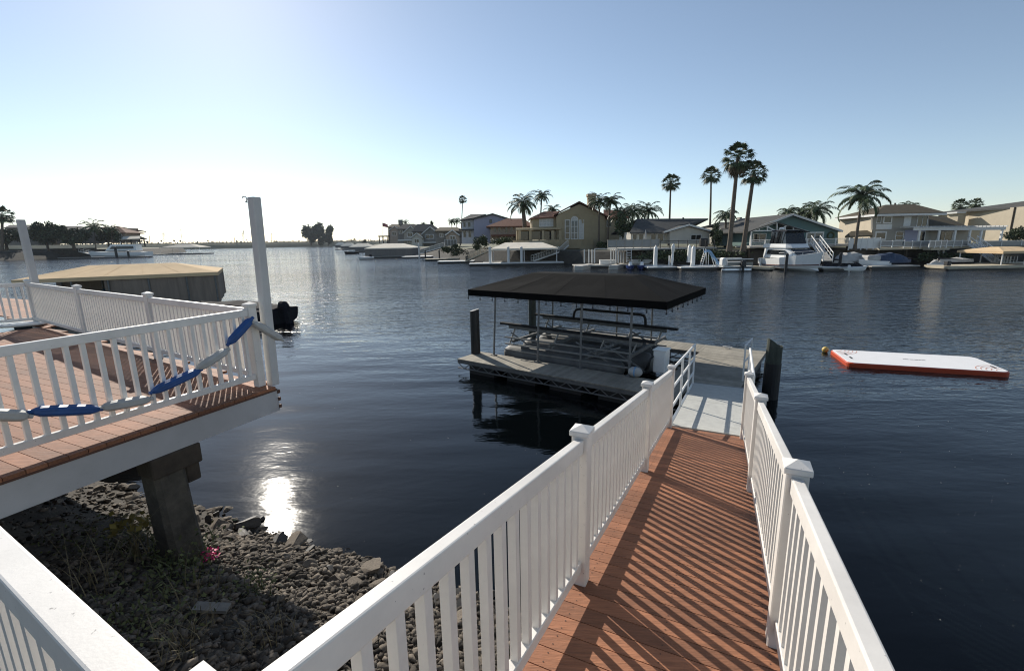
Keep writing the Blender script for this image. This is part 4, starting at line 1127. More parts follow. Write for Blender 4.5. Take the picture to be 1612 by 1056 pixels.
fence_rail('railing', 'greyish panel railing left of the ranch house', 957, 1038, 377, 389.5, 66.8, 6, 'grey_wall', fill='rail_glass')
r = thing('patio_umbrella', 'folded pale patio umbrella on the ranch house deck', 'umbrella', q(1015.5, 388, 67.5))
mb = MB(); p = q(1015.5, 388, 67.5); mb.tube([p, p + V(0, 0, 2.2)], .03, 6); mb.build('pole', 'alu_dull', r); mb = MB(); mb.tube([p + V(0, 0, .9), p + V(0, 0, 1.2), p + V(0, 0, 2.0), p + V(0, 0, 2.35)], [.1, .17, .1, .02], 8); mb.build('canopy', 'grey_cover', r)
r = thing('barbecue_grill', 'dark covered grill standing on the ranch house deck', 'grill', q(1107, 388, 68))
mb = MB(); p = q(1107, 388, 68); mb.box(p + V(0, 0, .45), (1.1, .6, .9)); mb.build('cabinet', 'black_metal', r); mb = MB(); mb.tube([p + V(-.5, 0, .9), p + V(.5, 0, .9)], .3, 10); mb.build('hood', 'black_metal', r)
# neighbouring low roof between ranch and green house
B = Bld('garage_house', 'low dark roofed house glimpsed between the palms and the green house', 1150, 382, 86)
B.wall([(1128, 384), (1128, 358), (1182, 357), (1182, 384)], 8, 'beige_wall'); B.slab([(1125, 359, -.6), (1186, 358, -.6), (1176, 349.5, 5), (1134, 350, 5)], .25, 'roof_grey')
B.slab([(1134, 350, 5), (1176, 349.5, 5), B.P(1186, 358, -.6) + V(0, 11, 0), B.P(1125, 359, -.6) + V(0, 11, 0)], .25, 'roof_grey')
c_ = B.box(1164, 342, 1168, 352, 4, 5, 'grey_wall', 'chimney'); B.win(1136, 362, 1146, 372, 2, 1)

# ---- green house with truss porch
B = Bld('green_house', 'blue green house with a white trussed porch gable', 1250, 385, 68)
B.wall([(1182, 388), (1182, 365), (1199, 357), (1248.5, 339.5), (1319, 362.5), (1319, 388)], 13, 'green_wall')
ap, al, ar = (1248.5, 336.3, -.7), (1174, 364.5, -.7), (1327, 363, -.7); apb, alb, arb = [B.P(*x) + V(0, 15, 0) for x in (ap, al, ar)]
B.slab([al, ap, apb, alb], .2, 'roof_grey'); B.slab([ap, ar, arb, apb], .2, 'roof_grey')
B.beam((1248.5, 337.6, -.75), (1327, 364.2, -.75), .06, .28, 'trim', 'barge_board'); B.beam((1174, 365.6, -.75), (1248.5, 337.6, -.75), .06, .28, 'trim', 'barge_board')
# porch truss
for a_, b_ in (((1181, 364, -2.2), (1223.5, 350.2, -2.2)), ((1223.5, 350.2, -2.2), (1272, 364.5, -2.2)), ((1181, 363.7, -2.2), (1263, 362.3, -2.2)), ((1223, 350.5, -2.18), (1223, 363, -2.18)), ((1206, 356, -2.18), (1219, 362.8, -2.18)), ((1239, 355, -2.18), (1226, 362.8, -2.18)), ((1208, 355.5, -2.16), (1208, 363.2, -2.16)), ((1236, 354.5, -2.16), (1236, 362.6, -2.16)), ((1195, 360, -2.16), (1195, 363.5, -2.16)), ((1249, 358, -2.16), (1249, 362.4, -2.16))):
    B.beam(a_, b_, .12, .15, 'trim', 'truss_member')
apb = B.P(1223.5, 349.2, -2.3) + V(0, 2.5, 0)
B.slab([(1178, 364.3, -2.4), (1223.5, 349, -2.4), apb, B.P(1178, 364.3, -2.4) + V(0, 2.4, 0)], .12, 'roof_grey', 'porch_roof'); B.slab([(1223.5, 349, -2.4), (1275, 364.8, -2.4), B.P(1275, 364.8, -2.4) + V(0, 2.4, 0), apb], .12, 'roof_grey', 'porch_roof')
for x in (1182.5, 1216, 1262): B.box(x - 1, 364, x + 1, 386, -2.28, -2.08, 'trim', 'porch_post')
B.win(1185, 367.5, 1206, 381, 2, 1); B.win(1222, 367.5, 1258, 381, 3, 1, name='glass_door'); B.win(1268, 365, 1296, 384, 2, 1, fw=.2, name='sliding_door', pane='glass_blue')
B.box(1206.5, 344.6, 1208.5, 348, 4, 4.3, 'black_metal', 'roof_vent')
r = thing('wreath', 'dark round wreath hanging on the green house wall', 'wreath', B.P(1308, 371, -.06)); mb = MB(); p = B.P(1308, 371, -.1); mb.tube([p + V(math.cos(a_) * .45, 0, math.sin(a_) * .45) for a_ in [2 * math.pi * k_ / 14 for k_ in range(15)]], .12, 6); mb.build('ring', 'leaf', r)
deck_slab('grey deck at the edge of the green house terrace', 1180, 1340, 386, 63.5, 4)
fence_rail('railing', 'white post and wire railing in front of the green house', 1183, 1338, 376.5, 386, 63.4, 7, 'fence_white', yt1=376, yb1=386, rails=5, pw=.14)
# ---- two storey grey house
B = Bld('two_storey_house', 'grey two storey house with a sunlit tan side wall', 1420, 382, 66)
B.wall([(1373.5, 388), (1373.5, 338.5), (1462, 338), (1462, 388)], .3, 'grey_wall')
B.wall([(1412, 388), (1412, 339.5), (1458, 339.5), (1458, 388)], 11.5, 'grey_wall', 'core_wall', dy=.31)
fx = B.P(1373.5, 360); 
# sunlit side wall runs away to the left-back
sw0 = B.P(1373.2, 360, .0); sdir = V(B.P(1321, 360, 11.5).x - sw0.x, 11.5, 0)
n_ = V(-sdir.y, sdir.x, 0).normalized(); zt = B.P(1373.5, 338.5).z; zb = 2.2
mb = MB(); a = V(sw0.x, sw0.y, 0); b = a + sdir
mb.prism([a + V(0, 0, zb), b + V(0, 0, zb), b + V(0, 0, zt), a + V(0, 0, zt)], V(.15, .3, 0)); mb.build('side_wall', 'tan_wall', B.r)
# roof: low hip
ze = zt + .12; c = [V(a.x - .6, B.Y - .9, ze), V(B.P(1481, 336).x, B.Y - .9, ze), V(B.P(1481, 336).x, B.Y + 12.8, ze), V(b.x + .6, B.Y + 12.8, ze), V(b.x - 1.4, b.y - .7, ze)]
rz_ = B.P(1394, 322.5, 5); rz2 = B.P(1440, 325, 5); rz2.z = rz_.z
for f_ in ([c[0], c[1], rz2, rz_], [c[1], c[2], rz2], [c[2], c[3], rz_, rz2], [c[3], c[4], rz_], [c[4], c[0], rz_]):
    mb = MB(); mb.prism(f_, (0, 0, -.2)); mb.build('roof', 'roof_brown', B.r)
mb = MB(); mb.beam(c[0] + V(0, -.03, -.2), c[1] + V(0, -.03, -.2), .05, .28); mb.beam(c[4] + V(-.03, 0, -.2), c[0] + V(-.03, 0, -.2), .05, .28); mb.build('fascia_board', 'trim', B.r)
B.win(1379.5, 340, 1387, 352, 1, 1); B.win(1390, 340, 1404, 352, 1, 1, fw=.16); B.box(1379.5, 353, 1404, 361, -.06, 0, 'trim', 'panel'); B.win(1443, 339.5, 1460, 357, 2, 1, name='glass_door')
B.box(1423, 341, 1434, 356, -.05, 0, 'trim', 'panel'); B.win(1377, 364.5, 1395, 378, 1, 1, fw=.18); B.win(1409, 364, 1422, 378, 1, 2); B.box(1424, 362, 1456, 380, -.04, 0, 'lav_wall', 'screen'); B.win(1446, 364, 1456, 380, 1, 1, dy=-.05)
B.box(1409, 319.5, 1410.5, 325, 5, 5.2, 'black_metal', 'roof_vent')
B.slab([(1330, 372, -1.2), (1374, 370, -1.2), (1374, 362, 1.5), (1340, 364, 1.5)], .2, 'roof_brown', 'entry_roof')
# lower wing + pergola
B.wall([(1462, 386), (1462, 363), (1524, 362), (1524, 386)], 8, 'grey_wall', 'wing_wall', dy=.6)
B.slab([(1460, 360.5, -.5), (1530, 359.5, -.5), (1519, 354.5, 3), (1492, 342.5, 6), (1462, 338.5, 6)], .22, 'roof_brown', 'wing_roof')
B.win(1475, 364, 1499, 381, 2, 1, dy=.6, name='sliding_door')
r = thing('pergola', 'long pale pergola over the patio of the grey house', 'pergola', q(1510, 382, 63.6))
a, b = q(1438, 360.6, 63.4), q(1583, 359.5, 63.4); mb = MB(); mb.beam(a, b, .12, .42); mb.build('beam', 'trim', r)
a2, b2 = q(1438, 360.2, 63.4) + V(0, 3, 0), q(1583, 359.5, 63.4) + V(0, 3, 0); mb = MB(); mb.beam(a2, b2, .12, .35); mb.build('beam', 'trim', r)
for k_ in range(22):
    f_ = (k_ + .5) / 22; p = a.lerp(b, f_); mb = MB(); mb.box(p + V(0, 1.5, .28), (.09, 4.0, .16)); mb.build('rafter', 'trim', r)
for x in (1444, 1475, 1500, 1523, 1541, 1573):
    p, t_ = q(x, 388, 63.5), q(x, 362, 63.5); mb = MB(); mb.mm((p.x - .11, 63.42, p.z), (p.x + .11, 63.62, t_.z)); mb.build('post', 'fence_white', r)
fence_rail('fence', 'bright white board fence stepping down beside the tall queen palm', 1338, 1386, 373, 390, 61.8, 5, 'fence_white', fill='fence_white', cat='fence', yt1=376.5, yb1=394)
deck_slab('pale deck edge under the railings of the grey house', 1385, 1612, 388, 61.6, 5, 'dock_pale', .3)
fence_rail('railing', 'white framed glass railing left of the blue covered boat', 1387, 1424, 379, 388, 61.4, 2, 'fence_white', fill='rail_glass')
fence_rail('railing', 'glass panel railing along the patio of the grey house', 1424, 1528, 379, 388.5, 61.3, 8, 'trim', fill='rail_glass')
fence_rail('railing', 'grey panel railing at the right edge of the photo', 1546, 1640, 378.5, 388.5, 61.2, 3, 'trim', fill='rail_glass')
r = thing('balcony_landing', 'small pale wooden landing jutting out below the glass railing', 'landing', q(1477, 390, 60.6)); mb = MB(); p = q(1477, 391.5, 60.6); mb.box(p + V(0, .3, 0), (2.4, 1.2, .35)); mb.build('platform', 'dock_pale', r)
for x in (1478, 1485): 
    mb = MB(); a_, b_ = q(x - 1.5, 411, 60.8), q(x, 392, 60.8); mb.beam(a_, b_, .22, .18); mb.build('leg', 'dock_grey', r)
fence_rail('railing', 'white railing round the small wooden landing', 1464, 1491, 378.5, 389, 60.0, 3, 'fence_white', fill='rail_glass')
# ---- right tan house
B = Bld('tan_house', 'two storey tan house with a large sunlit blank wall', 1570, 370, 74)
pa_, pb_ = B.P(1525, 340, 6), B.P(1660, 340, -8)
sd_ = (pb_ - pa_); sd_.z = 0; zt = B.P(1525, 331.5, 6).z
mb = MB(); mb.prism([V(pa_.x, pa_.y, 2.2), V(pb_.x, pb_.y, 2.2), V(pb_.x, pb_.y, zt), V(pa_.x, pa_.y, zt)], V(3, 9, 0)); mb.build('wall', 'tan_wall', B.r)
a, b = V(pa_.x - 1, pa_.y - .6, zt), V(pb_.x + 1, pb_.y - 1.2, zt); rr1, rr2 = a + V(9, 5, 1.0), b + V(1, 5.5, 1.0)
mb = MB(); mb.prism([a, b, rr2, rr1], (0, 0, -.25)); mb.build('roof', 'roof_grey', B.r); mb = MB(); mb.prism([a, rr1, a + V(3, 11, 0)], (0, 0, -.25)); mb.build('roof', 'roof_grey', B.r)
ch = B.box(1507, 335.5, 1519, 362, 5.5, 7.5, 'tan_wall', 'chimney'); mb = MB(); xa, xb, za, zb = B.rect(1506, 333.5, 1520, 336, 5.4); mb.mm((xa, B.Y + 5.3, za), (xb, B.Y + 7.7, zb)); mb.build('chimney_cap', 'trim', ch)
p = pa_.lerp(pb_, .56); mb = MB(); mb.tube([V(p.x - .05, p.y - .15, 2.3), V(p.x - .05, p.y - .15, zt)], .12, 8); mb.build('drain_pipe', 'old_wood', B.r)
tree('hedge', 'dense green hedge in front of the tan house at the right edge', (1580, 356, 1625, 380), 66, 3200, 'leaf', 'hedge', depth=1.6, trunk=False, lsz=.22, seed=3)

# ---- far row of houses beyond the canopies, down the channel
def far_house(label, x0, x1, yb, yw, yr, Y, m, roof, xr0, xr1, wins=(), chim=None):
    B = Bld('channel_house', label, (x0 + x1) / 2, yb, Y)
    B.wall([(x0, yb), (x0, yw), (x1, yw), (x1, yb)], 10, m)
    B.slab([(x0 - 2, yw + .4, -1.2), (x1 + 2, yw + .4, -1.2), (xr1, yr, 5), (xr0, yr, 5)], .4, roof)
    B.slab([(xr0, yr, 5), (xr1, yr, 5), B.P(x1 + 2, yw + .4, -1.2) + V(0, 12, 0), B.P(x0 - 2, yw + .4, -1.2) + V(0, 12, 0)], .4, roof)
    B.slab([(x0 - 2, yw + .4, -1.2), (xr0, yr, 5), B.P(x0 - 2, yw + .4, -1.2) + V(0, 12, 0)], .4, roof)
    B.slab([(x1 + 2, yw + .4, -1.2), B.P(x1 + 2, yw + .4, -1.2) + V(0, 12, 0), (xr1, yr, 5)], .4, roof)
    for (a_, b_, c_, d_) in wins: B.win(a_, b_, c_, d_, 2, 1, fw=.2)
    if chim: B.box(*chim, 4, 6, m, 'chimney')
    return B
FH = []
FH.append(far_house('farthest two storey house of the row down the channel, beside the flagpole', 611, 637, 383, 357, 353, 285, 'far_wall', 'roof_brown', 617, 630, [(613, 360, 617, 366), (621, 360, 627, 366), (621, 371, 627, 377)], (627, 346, 633, 355)))
FH.append(far_house('broad pale roofed house second from the far end of the row', 626, 662, 386, 360, 352.5, 250, 'far_wall', 'roof_grey', 636, 652, [(628, 362, 634, 368), (640, 362, 646, 368), (640, 373, 650, 380)]))
FH.append(far_house('grey gabled house in the middle of the row down the channel', 650, 690, 388, 364, 353, 215, 'far_wall', 'roof_grey', 656, 680, [(654, 367, 660, 373), (664, 367, 671, 373), (676, 367, 682, 373)]))
FH.append(far_house('long low house left of the lavender house', 686, 729, 384, 363, 358, 160, 'far_wall', 'roof_brown', 692, 720, [(692, 367, 698, 374), (704, 367, 712, 374)]))
def gable(B, x0, x1, yb, ye, yr, dy, dep, m, roof, wins=()):
    xm = (x0 + x1) / 2; B.wall([(x0, yb), (x0, ye), (xm, yr + .6), (x1, ye), (x1, yb)], dep, m, 'gable_wall', dy=dy)
    a_, p_, b_ = (x0 - 1.5, ye + .6, dy - .6), (xm, yr, dy - .6), (x1 + 1.5, ye + .6, dy - .6); s_ = V(0, dep + .6, 0)
    B.slab([a_, p_, B.P(*p_) + s_, B.P(*a_) + s_], .3, roof, 'gable_roof'); B.slab([p_, b_, B.P(*b_) + s_, B.P(*p_) + s_], .3, roof, 'gable_roof')
    B.beam(a_, p_, .2, .35, 'trim', 'barge_board'); B.beam(p_, b_, .2, .35, 'trim', 'barge_board')
    for (u0, v0, u1, v1) in wins: B.win(u0, v0, u1, v1, 2, 1, dy=dy, fw=.2)
gable(FH[0], 614, 628, 383, 362, 356, -5, 6, 'brown_wall', 'roof_grey', [(617, 365, 624, 371)])
gable(FH[1], 636, 656, 386, 366, 356, -6, 8, 'grey_wall', 'roof_brown', [(641, 366, 650, 373), (641, 377, 650, 383)])
gable(FH[2], 664, 690, 388, 369, 357, -6, 8, 'far_wall', 'roof_grey', [(670, 369, 683, 376)])
gable(FH[2], 648, 664, 388, 374, 367, -11, 6, 'beige_wall', 'roof_brown', [(652, 376, 660, 383)])
gable(FH[3], 702, 722, 384, 370, 362, -4, 5, 'brown_wall', 'roof_grey', [(708, 371, 717, 378)])
FH[1].box(626, 377, 662, 379, -9, -6, 'trim', 'balcony_slab'); FH[2].box(664, 381, 692, 382.5, -9, -6, 'trim', 'balcony_slab')
r = thing('pergola', 'dark flat roofed pergola near the flagpole down the channel', 'pergola', q(603, 380, 280))
p = [q(596, 372, 280), q(611, 372, 280)]; mb = MB(); mb.mm((p[0].x, 279, p[0].z - .4), (p[1].x, 284, p[0].z + .3)); mb.build('roof', 'roof_brown', r)
for x in (597, 603, 609.5): 
    a = q(x, 372.5, 280); b = q(x, 383, 280); mb = MB(); mb.mm((a.x - .2, 279.6, b.z), (a.x + .2, 280.2, a.z)); mb.build('post', 'old_wood', r)
r = thing('flagpole', 'thin flagpole with a drooping flag down the channel', 'flagpole', q(602, 381, 275))
a, b = q(602, 383, 275), q(601.5, 348, 275); mb = MB(); mb.tube([a, b], .12, 6); mb.build('pole', 'trim', r)
mb = MB(); t_ = q(602, 351, 275); mb.loft([[t_ + V(k_ * .75, .25 * math.sin(k_ * 1.9), -.1 * k_ ** 1.7 - s_ * (2.2 - .08 * k_)) for s_ in (0, 1)] + [t_ + V(k_ * .75, .25 * math.sin(k_ * 1.9) + .06, -.1 * k_ ** 1.7 - s_ * (2.2 - .08 * k_)) for s_ in (1, 0)] for k_ in range(5)]); mb.build('flag', 'flag', r)

# ------------------------------------------------------------------ docks, canopies and boats along the right shore
def dock(label, x0, x1, yt, Y, depth, m='dock_grey', z=.46, th=.13, rot=0, group=None):
    a, b = q(x0, yt, Y), q(x1, yt, Y); L = b.x - a.x
    r = thing('dock', label, 'dock', ((a.x + b.x) / 2, Y + depth / 2, 0), group)
    mb = MB(); c = V((a.x + b.x) / 2, Y + depth / 2, 0)
    mb.box(c + V(0, 0, z - th / 2 + .02), (L, depth, th), rz=rot); mb.build('planking', m, r)
    mb = MB(); mb.box(c + V(0, 0, (z - th) / 2 - .15), (L - .2, depth - .2, z - th + .25), rz=rot); mb.build('float_drum', 'black_metal', r)
    return r
def canopy(label, x0, x1, ye, yr, Y, depth, roofm, skirtm, ybot=None, rot=0, posts=True, group=None, zr_in=.3, postm='fence_white'):
    a, b = q(x0, ye, Y), q(x1, ye, Y); L = b.x - a.x; ze = (a.z + b.z) / 2; zr = q((x0 + x1) / 2, yr, Y + depth * .4).z
    o = V(a.x, Y, 0); ca, sa = math.cos(rot), math.sin(rot)
    P = lambda u, v, z: o + V(u * ca - v * sa, u * sa + v * ca, z)
    r = thing('boat_canopy', label, 'canopy', P(L / 2, depth / 2, .4), group)
    hip_canopy(r, P, 0, L, 0, depth, ze, .28, max(zr, ze + .35), min(L * zr_in, depth * .8), depth * .42, roofm, roofm)
    if ybot:
        zb = .55
        mb = MB()
        for (u0, v0, u1, v1) in ((.15, .15, L - .15, .15), (L - .15, .15, L - .15, depth - .15), (.15, .15, .15, depth - .15), (.15, depth - .15, L - .15, depth - .15)):
            n_ = 12
            for k_ in range(n_):
                s0, s1 = k_ / n_, (k_ + 1) / n_; w0 = .05 * math.sin(k_ * 2.2); w1 = .05 * math.sin((k_ + 1) * 2.2)
                pa0, pb0 = P(u0 + (u1 - u0) * s0, v0 + (v1 - v0) * s0 + w0, 0), P(u0 + (u1 - u0) * s1, v0 + (v1 - v0) * s1 + w1, 0)
                mb.beam(V(pa0.x, pa0.y, (ze - .05 + zb) / 2), V(pb0.x, pb0.y, (ze - .05 + zb) / 2), .03, ze - .05 - zb)
        mb.build('side_curtain', skirtm, r)
    if posts:
        for u_ in (.25, L / 2, L - .25):
            for v_ in (.25, depth - .25):
                mb = MB(); mb.tube([P(u_, v_, .3), P(u_, v_, ze)], .07, 6); mb.build('post', postm, r)
    return r
def boat(name, label, c, L, Bm, fb, hdg, m='white_gel', parts=(), cat='boat', z0=0.0, stripe=None, sheer=.28):
    """hull along heading hdg (unit vector), bow first"""
    h = V(hdg[0], hdg[1], 0).normalized(); s_ = V(-h.y, h.x, 0); c = V(c[0], c[1], 0)
    r = thing(name, label, cat, (c.x, c.y, z0))
    P = lambda u, v, z: c + h * u + s_ * v + V(0, 0, z0 + z)
    rings = []
    for k_ in range(13):
        f_ = k_ / 12; u_ = -L / 2 + L * f_; w_ = Bm / 2 * (1 - max(0, (f_ - .45) / .55) ** 2.3 * .97); zt = fb * (1 + sheer * f_ ** 2); k0 = -.35 + .35 * max(0, (f_ - .6) / .4) ** 2 * 1.4
        ch = zt * .30 + .06; wc = w_ * (.88 - .25 * max(0, f_ - .5))
        if f_ == 1: u_ += .0
        fl_ = L * .10 * max(0, f_ - .6) / .4
        rings.append([P(u_ - fl_ * 0, 0, k0), P(u_ - fl_ * .3, wc, ch * .5), P(u_, w_ * .97, ch + .1), P(u_ + fl_ * .35, w_, zt), P(u_ + fl_ * .35, w_ * .9, zt + .03), P(u_ + fl_ * .35, 0, zt + .06), P(u_ + fl_ * .35, -w_ * .9, zt + .03), P(u_ + fl_ * .35, -w_, zt), P(u_, -w_ * .97, ch + .1), P(u_ - fl_ * .3, -wc, ch * .5)])
    mb = MB(); mb.loft(rings); mb.build('hull', m, r, smooth=False)
    if stripe:
        mb = MB()
        for k_ in range(12):
            for i_ in (2, 8):
                a, b = rings[k_][i_], rings[k_ + 1][i_]; o_ = s_ * (.02 if i_ == 2 else -.02); mb.beam(a + o_, b + o_, .04, .10)
        mb.build('stripe', stripe, r)
    return r, P
def pile(px, ytop, ybot, Y, m, label, rr_=.16, group=None):
    p = q(px, ybot, Y); t_ = q(px, ytop, Y); r = thing('piling', label, 'piling', (p.x, Y, 0), group)
    mb = MB(); mb.tube([V(p.x, Y, -1.5), V(p.x, Y, t_.z)], rr_, 12); mb.build('shaft', m, r)
    mb = MB(); mb.tube([V(p.x, Y, t_.z + .004), V(p.x, Y, t_.z + .06)], [rr_ * 1.08, rr_ * .6], 12); mb.build('cap', m, r); return r

# far canopies down the channel
for (x0, x1, ye, yr, Y, dp, lab) in [(527, 540, 385.5, 381.5, 420, 9, 'most distant cream boat canopy down the channel'), (536, 556, 387, 382.5, 330, 9, 'second most distant cream boat canopy down the channel'), (549, 583, 388.5, 383, 225, 10, 'cream boat canopy with dark curtains just left of the long one'), (573, 648, 390.5, 383.5, 133, 13, 'long cream boat canopy with grey side curtains, nearest of the far row')]:
    canopy(lab, x0, x1, ye, yr, Y, dp, 'cream_canvas', 'grey_skirt', ybot=1, group='cream boat canopies down the channel')
dock('narrow grey dock under the long cream canopy down the channel', 570, 652, 404, 131, 10)
dock('dark dock under the middle cream canopy down the channel', 548, 586, 395, 222, 11)
dock('distant dock under the farthest cream canopies', 527, 557, 390, 326, 10)
dock('white topped dock beside the long cream canopy', 632, 678, 403, 124, 5, 'fence_white')
dock('low tan dock between two black pilings down the channel', 668, 722, 406, 104, 3, 'dock_pale')
dock('white edged dock left of the tan canopy', 688, 746, 412, 90, 3.5, 'fence_white')
pile(670, 394, 410, 112, 'pile_black', 'left black piling beside the long cream canopy'); pile(692, 394, 411, 106, 'pile_black', 'right black piling before the riprap bank')
pile(660, 383, 402, 122, 'trim', 'white square piling right of the long cream canopy', .2)
r, P = boat('motor_boat', 'small dark moored boat with white bow by the middle cream canopy', q(553, 397.5, 190), 6, 2.2, .8, (-.6, -.8), 'dark_cover'); mb = MB(); mb.box(P(-.4, 0, 1.2), (2.2, 1.6, .7)); mb.build('cabin', 'white_gel', r)
r, P = boat('motor_boat', 'small white and dark boat at the left end of the long cream canopy', q(575, 405, 122), 4.5, 1.8, .6, (-.5, -.9)); mb = MB(); mb.box(P(-1.9, 0, .9), (.5, .5, .8)); mb.build('outboard', 'dark_cover', r)
def gangway(label, a, b, hw_=.5, m='fence_white', mesh=None, hrail=.95):
    a, b = V(*a), V(*b); d = (b - a); h = V(d.x, d.y, 0).normalized(); s_ = V(-h.y, h.x, 0); r = thing('gangway', label, 'gangway', (a + b) / 2)
    mb = MB(); mb.beam(a, b, hw_ * 2, .12); mb.build('deck', 'dock_grey', r)
    for sg in (-1, 1):
        mb = MB(); o_ = s_ * sg * hw_
        mb.tube([a + o_, a + o_ + V(0, 0, hrail), b + o_ + V(0, 0, hrail), b + o_], .05, 6); n_ = 5
        for k_ in range(1, n_): p = a.lerp(b, k_ / n_) + o_; mb.tube([p, p + V(0, 0, hrail)], .035, 5)
        mb.beam(a + o_, b + o_, .06, .2); mb.tube([a + o_ + V(0, 0, hrail * .5), b + o_ + V(0, 0, hrail * .5)], .03, 5); mb.build('handrail', m, r)
        if mesh: mb = MB(); mb.beam(a + o_ + V(0, 0, hrail * .5), b + o_ + V(0, 0, hrail * .5), .02, hrail * .85); mb.build('infill', mesh, r)
    return r
gangway('white railed gangway rising to a landing down the channel', q(664, 399, 118), q(702, 388, 112), mesh='grey_wall')
fence_rail('railing', 'pale panel railing on the landing above the riprap', 700, 719, 377, 388, 112, 4, 'trim', fill='far_wall')
gangway('brown wooden gangway slanting up the riprap beside the tan canopy', q(735, 411, 88), q(768, 396, 86), m='dock_pale')
# tan canopy group
canopy('pale tan boat canopy on white posts below the arched window house', 771, 879, 391, 381.5, 80, 11, 'cream_canvas', 'tan_skirt', zr_in=.22)
dock('white edged dock under the pale tan canopy', 738, 888, 415, 78.5, 2.4, 'fence_white'); dock('dark edged dock behind the pale tan canopy', 760, 880, 411, 83, 3)
gangway('white gangway climbing from the tan canopy dock to the terrace', q(838, 411, 82), q(878, 397, 84))
for x, lab in ((771.5, 'white pile at the left corner of the tan canopy'), (800.5, 'thick white pile left of centre under the tan canopy'), (821, 'white pile in the middle under the tan canopy')): pile(x, 389, 413, 79.6, 'trim', lab, .22)
# U-lift with white poles
r = thing('boat_lift', 'open boat lift with tall white poles and tan floats, below the ranch deck', 'boat lift', q(945, 420, 66))
for x0, x1 in ((906, 934), (961, 984)):
    a, b = q(x0 + 4, 422, 64.3), q(x1 - 4, 414, 70); d_ = (b - a); mb = MB(); hh = V(d_.x, d_.y, 0).normalized(); mb.beam(V(a.x, a.y, .18), V(b.x, b.y, .18), 1.3, .75); mb.build('float', 'dock_grey', r, bevel=.12)
for x in (920, 927, 932, 936, 961.7, 966, 969.6, 973.4, 977.5, 981.5):
    f_ = (x - 920) / 62; Y = 66 + (x % 17) * .15; a, b = q(x, 414, Y), q(x, 392.5, Y); mb = MB(); mb.tube([a, b], .09, 6); mb.build('pole', 'trim', r)
mb = MB(); mb.beam(q(936, 391.5, 67), q(974, 391.5, 67), .08, .10); mb.build('crossbar', 'trim', r); mb = MB(); mb.beam(q(925, 418, 65), q(962, 418, 65), .15, .15); mb.build('crossbar', 'dock_grey', r)
r = thing('dock_ladder', 'pale upright ladder beside the white pole lift', 'ladder', q(990, 412, 66)); mb = MB()
for x in (986.8, 993.8): mb.beam(q(x, 413, 66), q(x, 391.5, 66), .09, .09)
for k_ in range(5): mb.beam(q(986.8, 394 + 4 * k_, 66), q(993.8, 394 + 4 * k_, 66), .2, .08)
mb.build('frame', 'trim', r)
for x0, x1, lab in ((945, 968.5, 'long white dock box behind the white pole lift'), (996, 1026, 'long white dock box behind the blue jet skis')):
    a, b = q(x0, 414, 68.5), q(x1, 414, 68.5); r = thing('dock_box', lab, 'dock box', (a.x, 68.5, .5)); mb = MB(); mb.mm((a.x, 68.5, .5), (b.x, 69.3, 1.05)); mb.build('box', 'fence_white', r, bevel=.03); mb = MB(); mb.mm((a.x - .04, 68.46, 1.055), (b.x + .04, 69.34, 1.13)); mb.build('lid', 'fence_white', r)
dock('long pale dock with white pointed covers below the ranch house', 1020, 1078, 421.5, 60.5, 5, 'fence_white'); dock('longest pale dock, with the blue slide on it', 1072, 1144, 423, 59, 4.5, 'fence_white'); dock('dark walkway dock along the bank behind the jet skis', 905, 1135, 412.5, 67.5, 3)
def jetski(label, px, py, Y, hdg, m, m2, L=2.9):
    r, P = boat('jet_ski', label, q(px, py, Y), L, 1.1, .42, hdg, m, cat='jet ski', z0=.05)
    mb = MB(); mb.loft([[P(u_, v_ * w_, z_ + dz) for v_, dz in ((-.3, 0), (-.18, h_), (.18, h_), (.3, 0))] for u_, z_, w_, h_ in ((-1.1, .48, .8, .2), (-.4, .48, .8, .3), (.1, .5, .9, .25), (.4, .5, 1.0, .5), (.8, .5, .8, .28), (1.15, .5, .3, .08))]); mb.build('seat', m2, r)
    mb = MB(); mb.tube([P(.25, -.35, 1.05), P(.38, 0, 1.0), P(.25, .35, 1.05)], .035, 6); mb.build('handlebar', 'black_metal', r); return r
jetski('left of two blue and white jet skis on the dark dock', 992, 419, 64, (-.2, -1), 'ski_blue', 'white_gel'); jetski('right of two blue and white jet skis on the dark dock', 1010, 419.5, 63.5, (-.2, -1), 'ski_blue', 'white_gel')
def spike(label, px, yb, yt, Y, w_=.75):
    b, t_ = q(px, yb, Y), q(px, yt, Y); r = thing('pile_cover', label, 'pile cover', (b.x, Y, b.z)); mb = MB(); n_ = 4; h = t_.z - b.z
    rings = [[V(b.x + math.cos(2 * math.pi * (j + .5) / n_) * w_ * f_, Y + math.sin(2 * math.pi * (j + .5) / n_) * w_ * f_, b.z + h * z_) for j in range(n_)] for z_, f_ in ((0, .62), (.12, .5), (.86, .46), (1, .04))]
    mb.loft(rings); mb.build('cover', 'fence_white', r); return r
spike('leftmost tall white pointed pile cover on the pale dock', 1031, 420, 386, 61.5, .62); spike('rear tall white pointed pile cover beside the slide', 1084, 413, 385, 63, .55); spike('front tall white pointed pile cover beside the slide', 1090, 421, 386, 60.5, .62)
r = thing('patio_umbrella', 'folded white umbrella standing on the pale dock', 'umbrella', q(1058, 420, 61.5)); p = q(1057, 420, 61.5); mb = MB(); mb.tube([p, p + V(.1, 0, 2.9)], .05, 6); mb.build('pole', 'trim', r); mb = MB(); mb.tube([p + V(.02, 0, .2), p + V(.05, 0, 1.0), p + V(.08, 0, 1.8), p + V(.1, 0, 2.4), p + V(.1, 0, 2.75), p + V(.11, 0, 3.05)], [.14, .2, .13, .24, .22, .03], 9); mb.build('canopy', 'fence_white', r)
pile(1053, 403, 419, 62, 'fence_white', 'short white post beside the folded dock umbrella', .1)
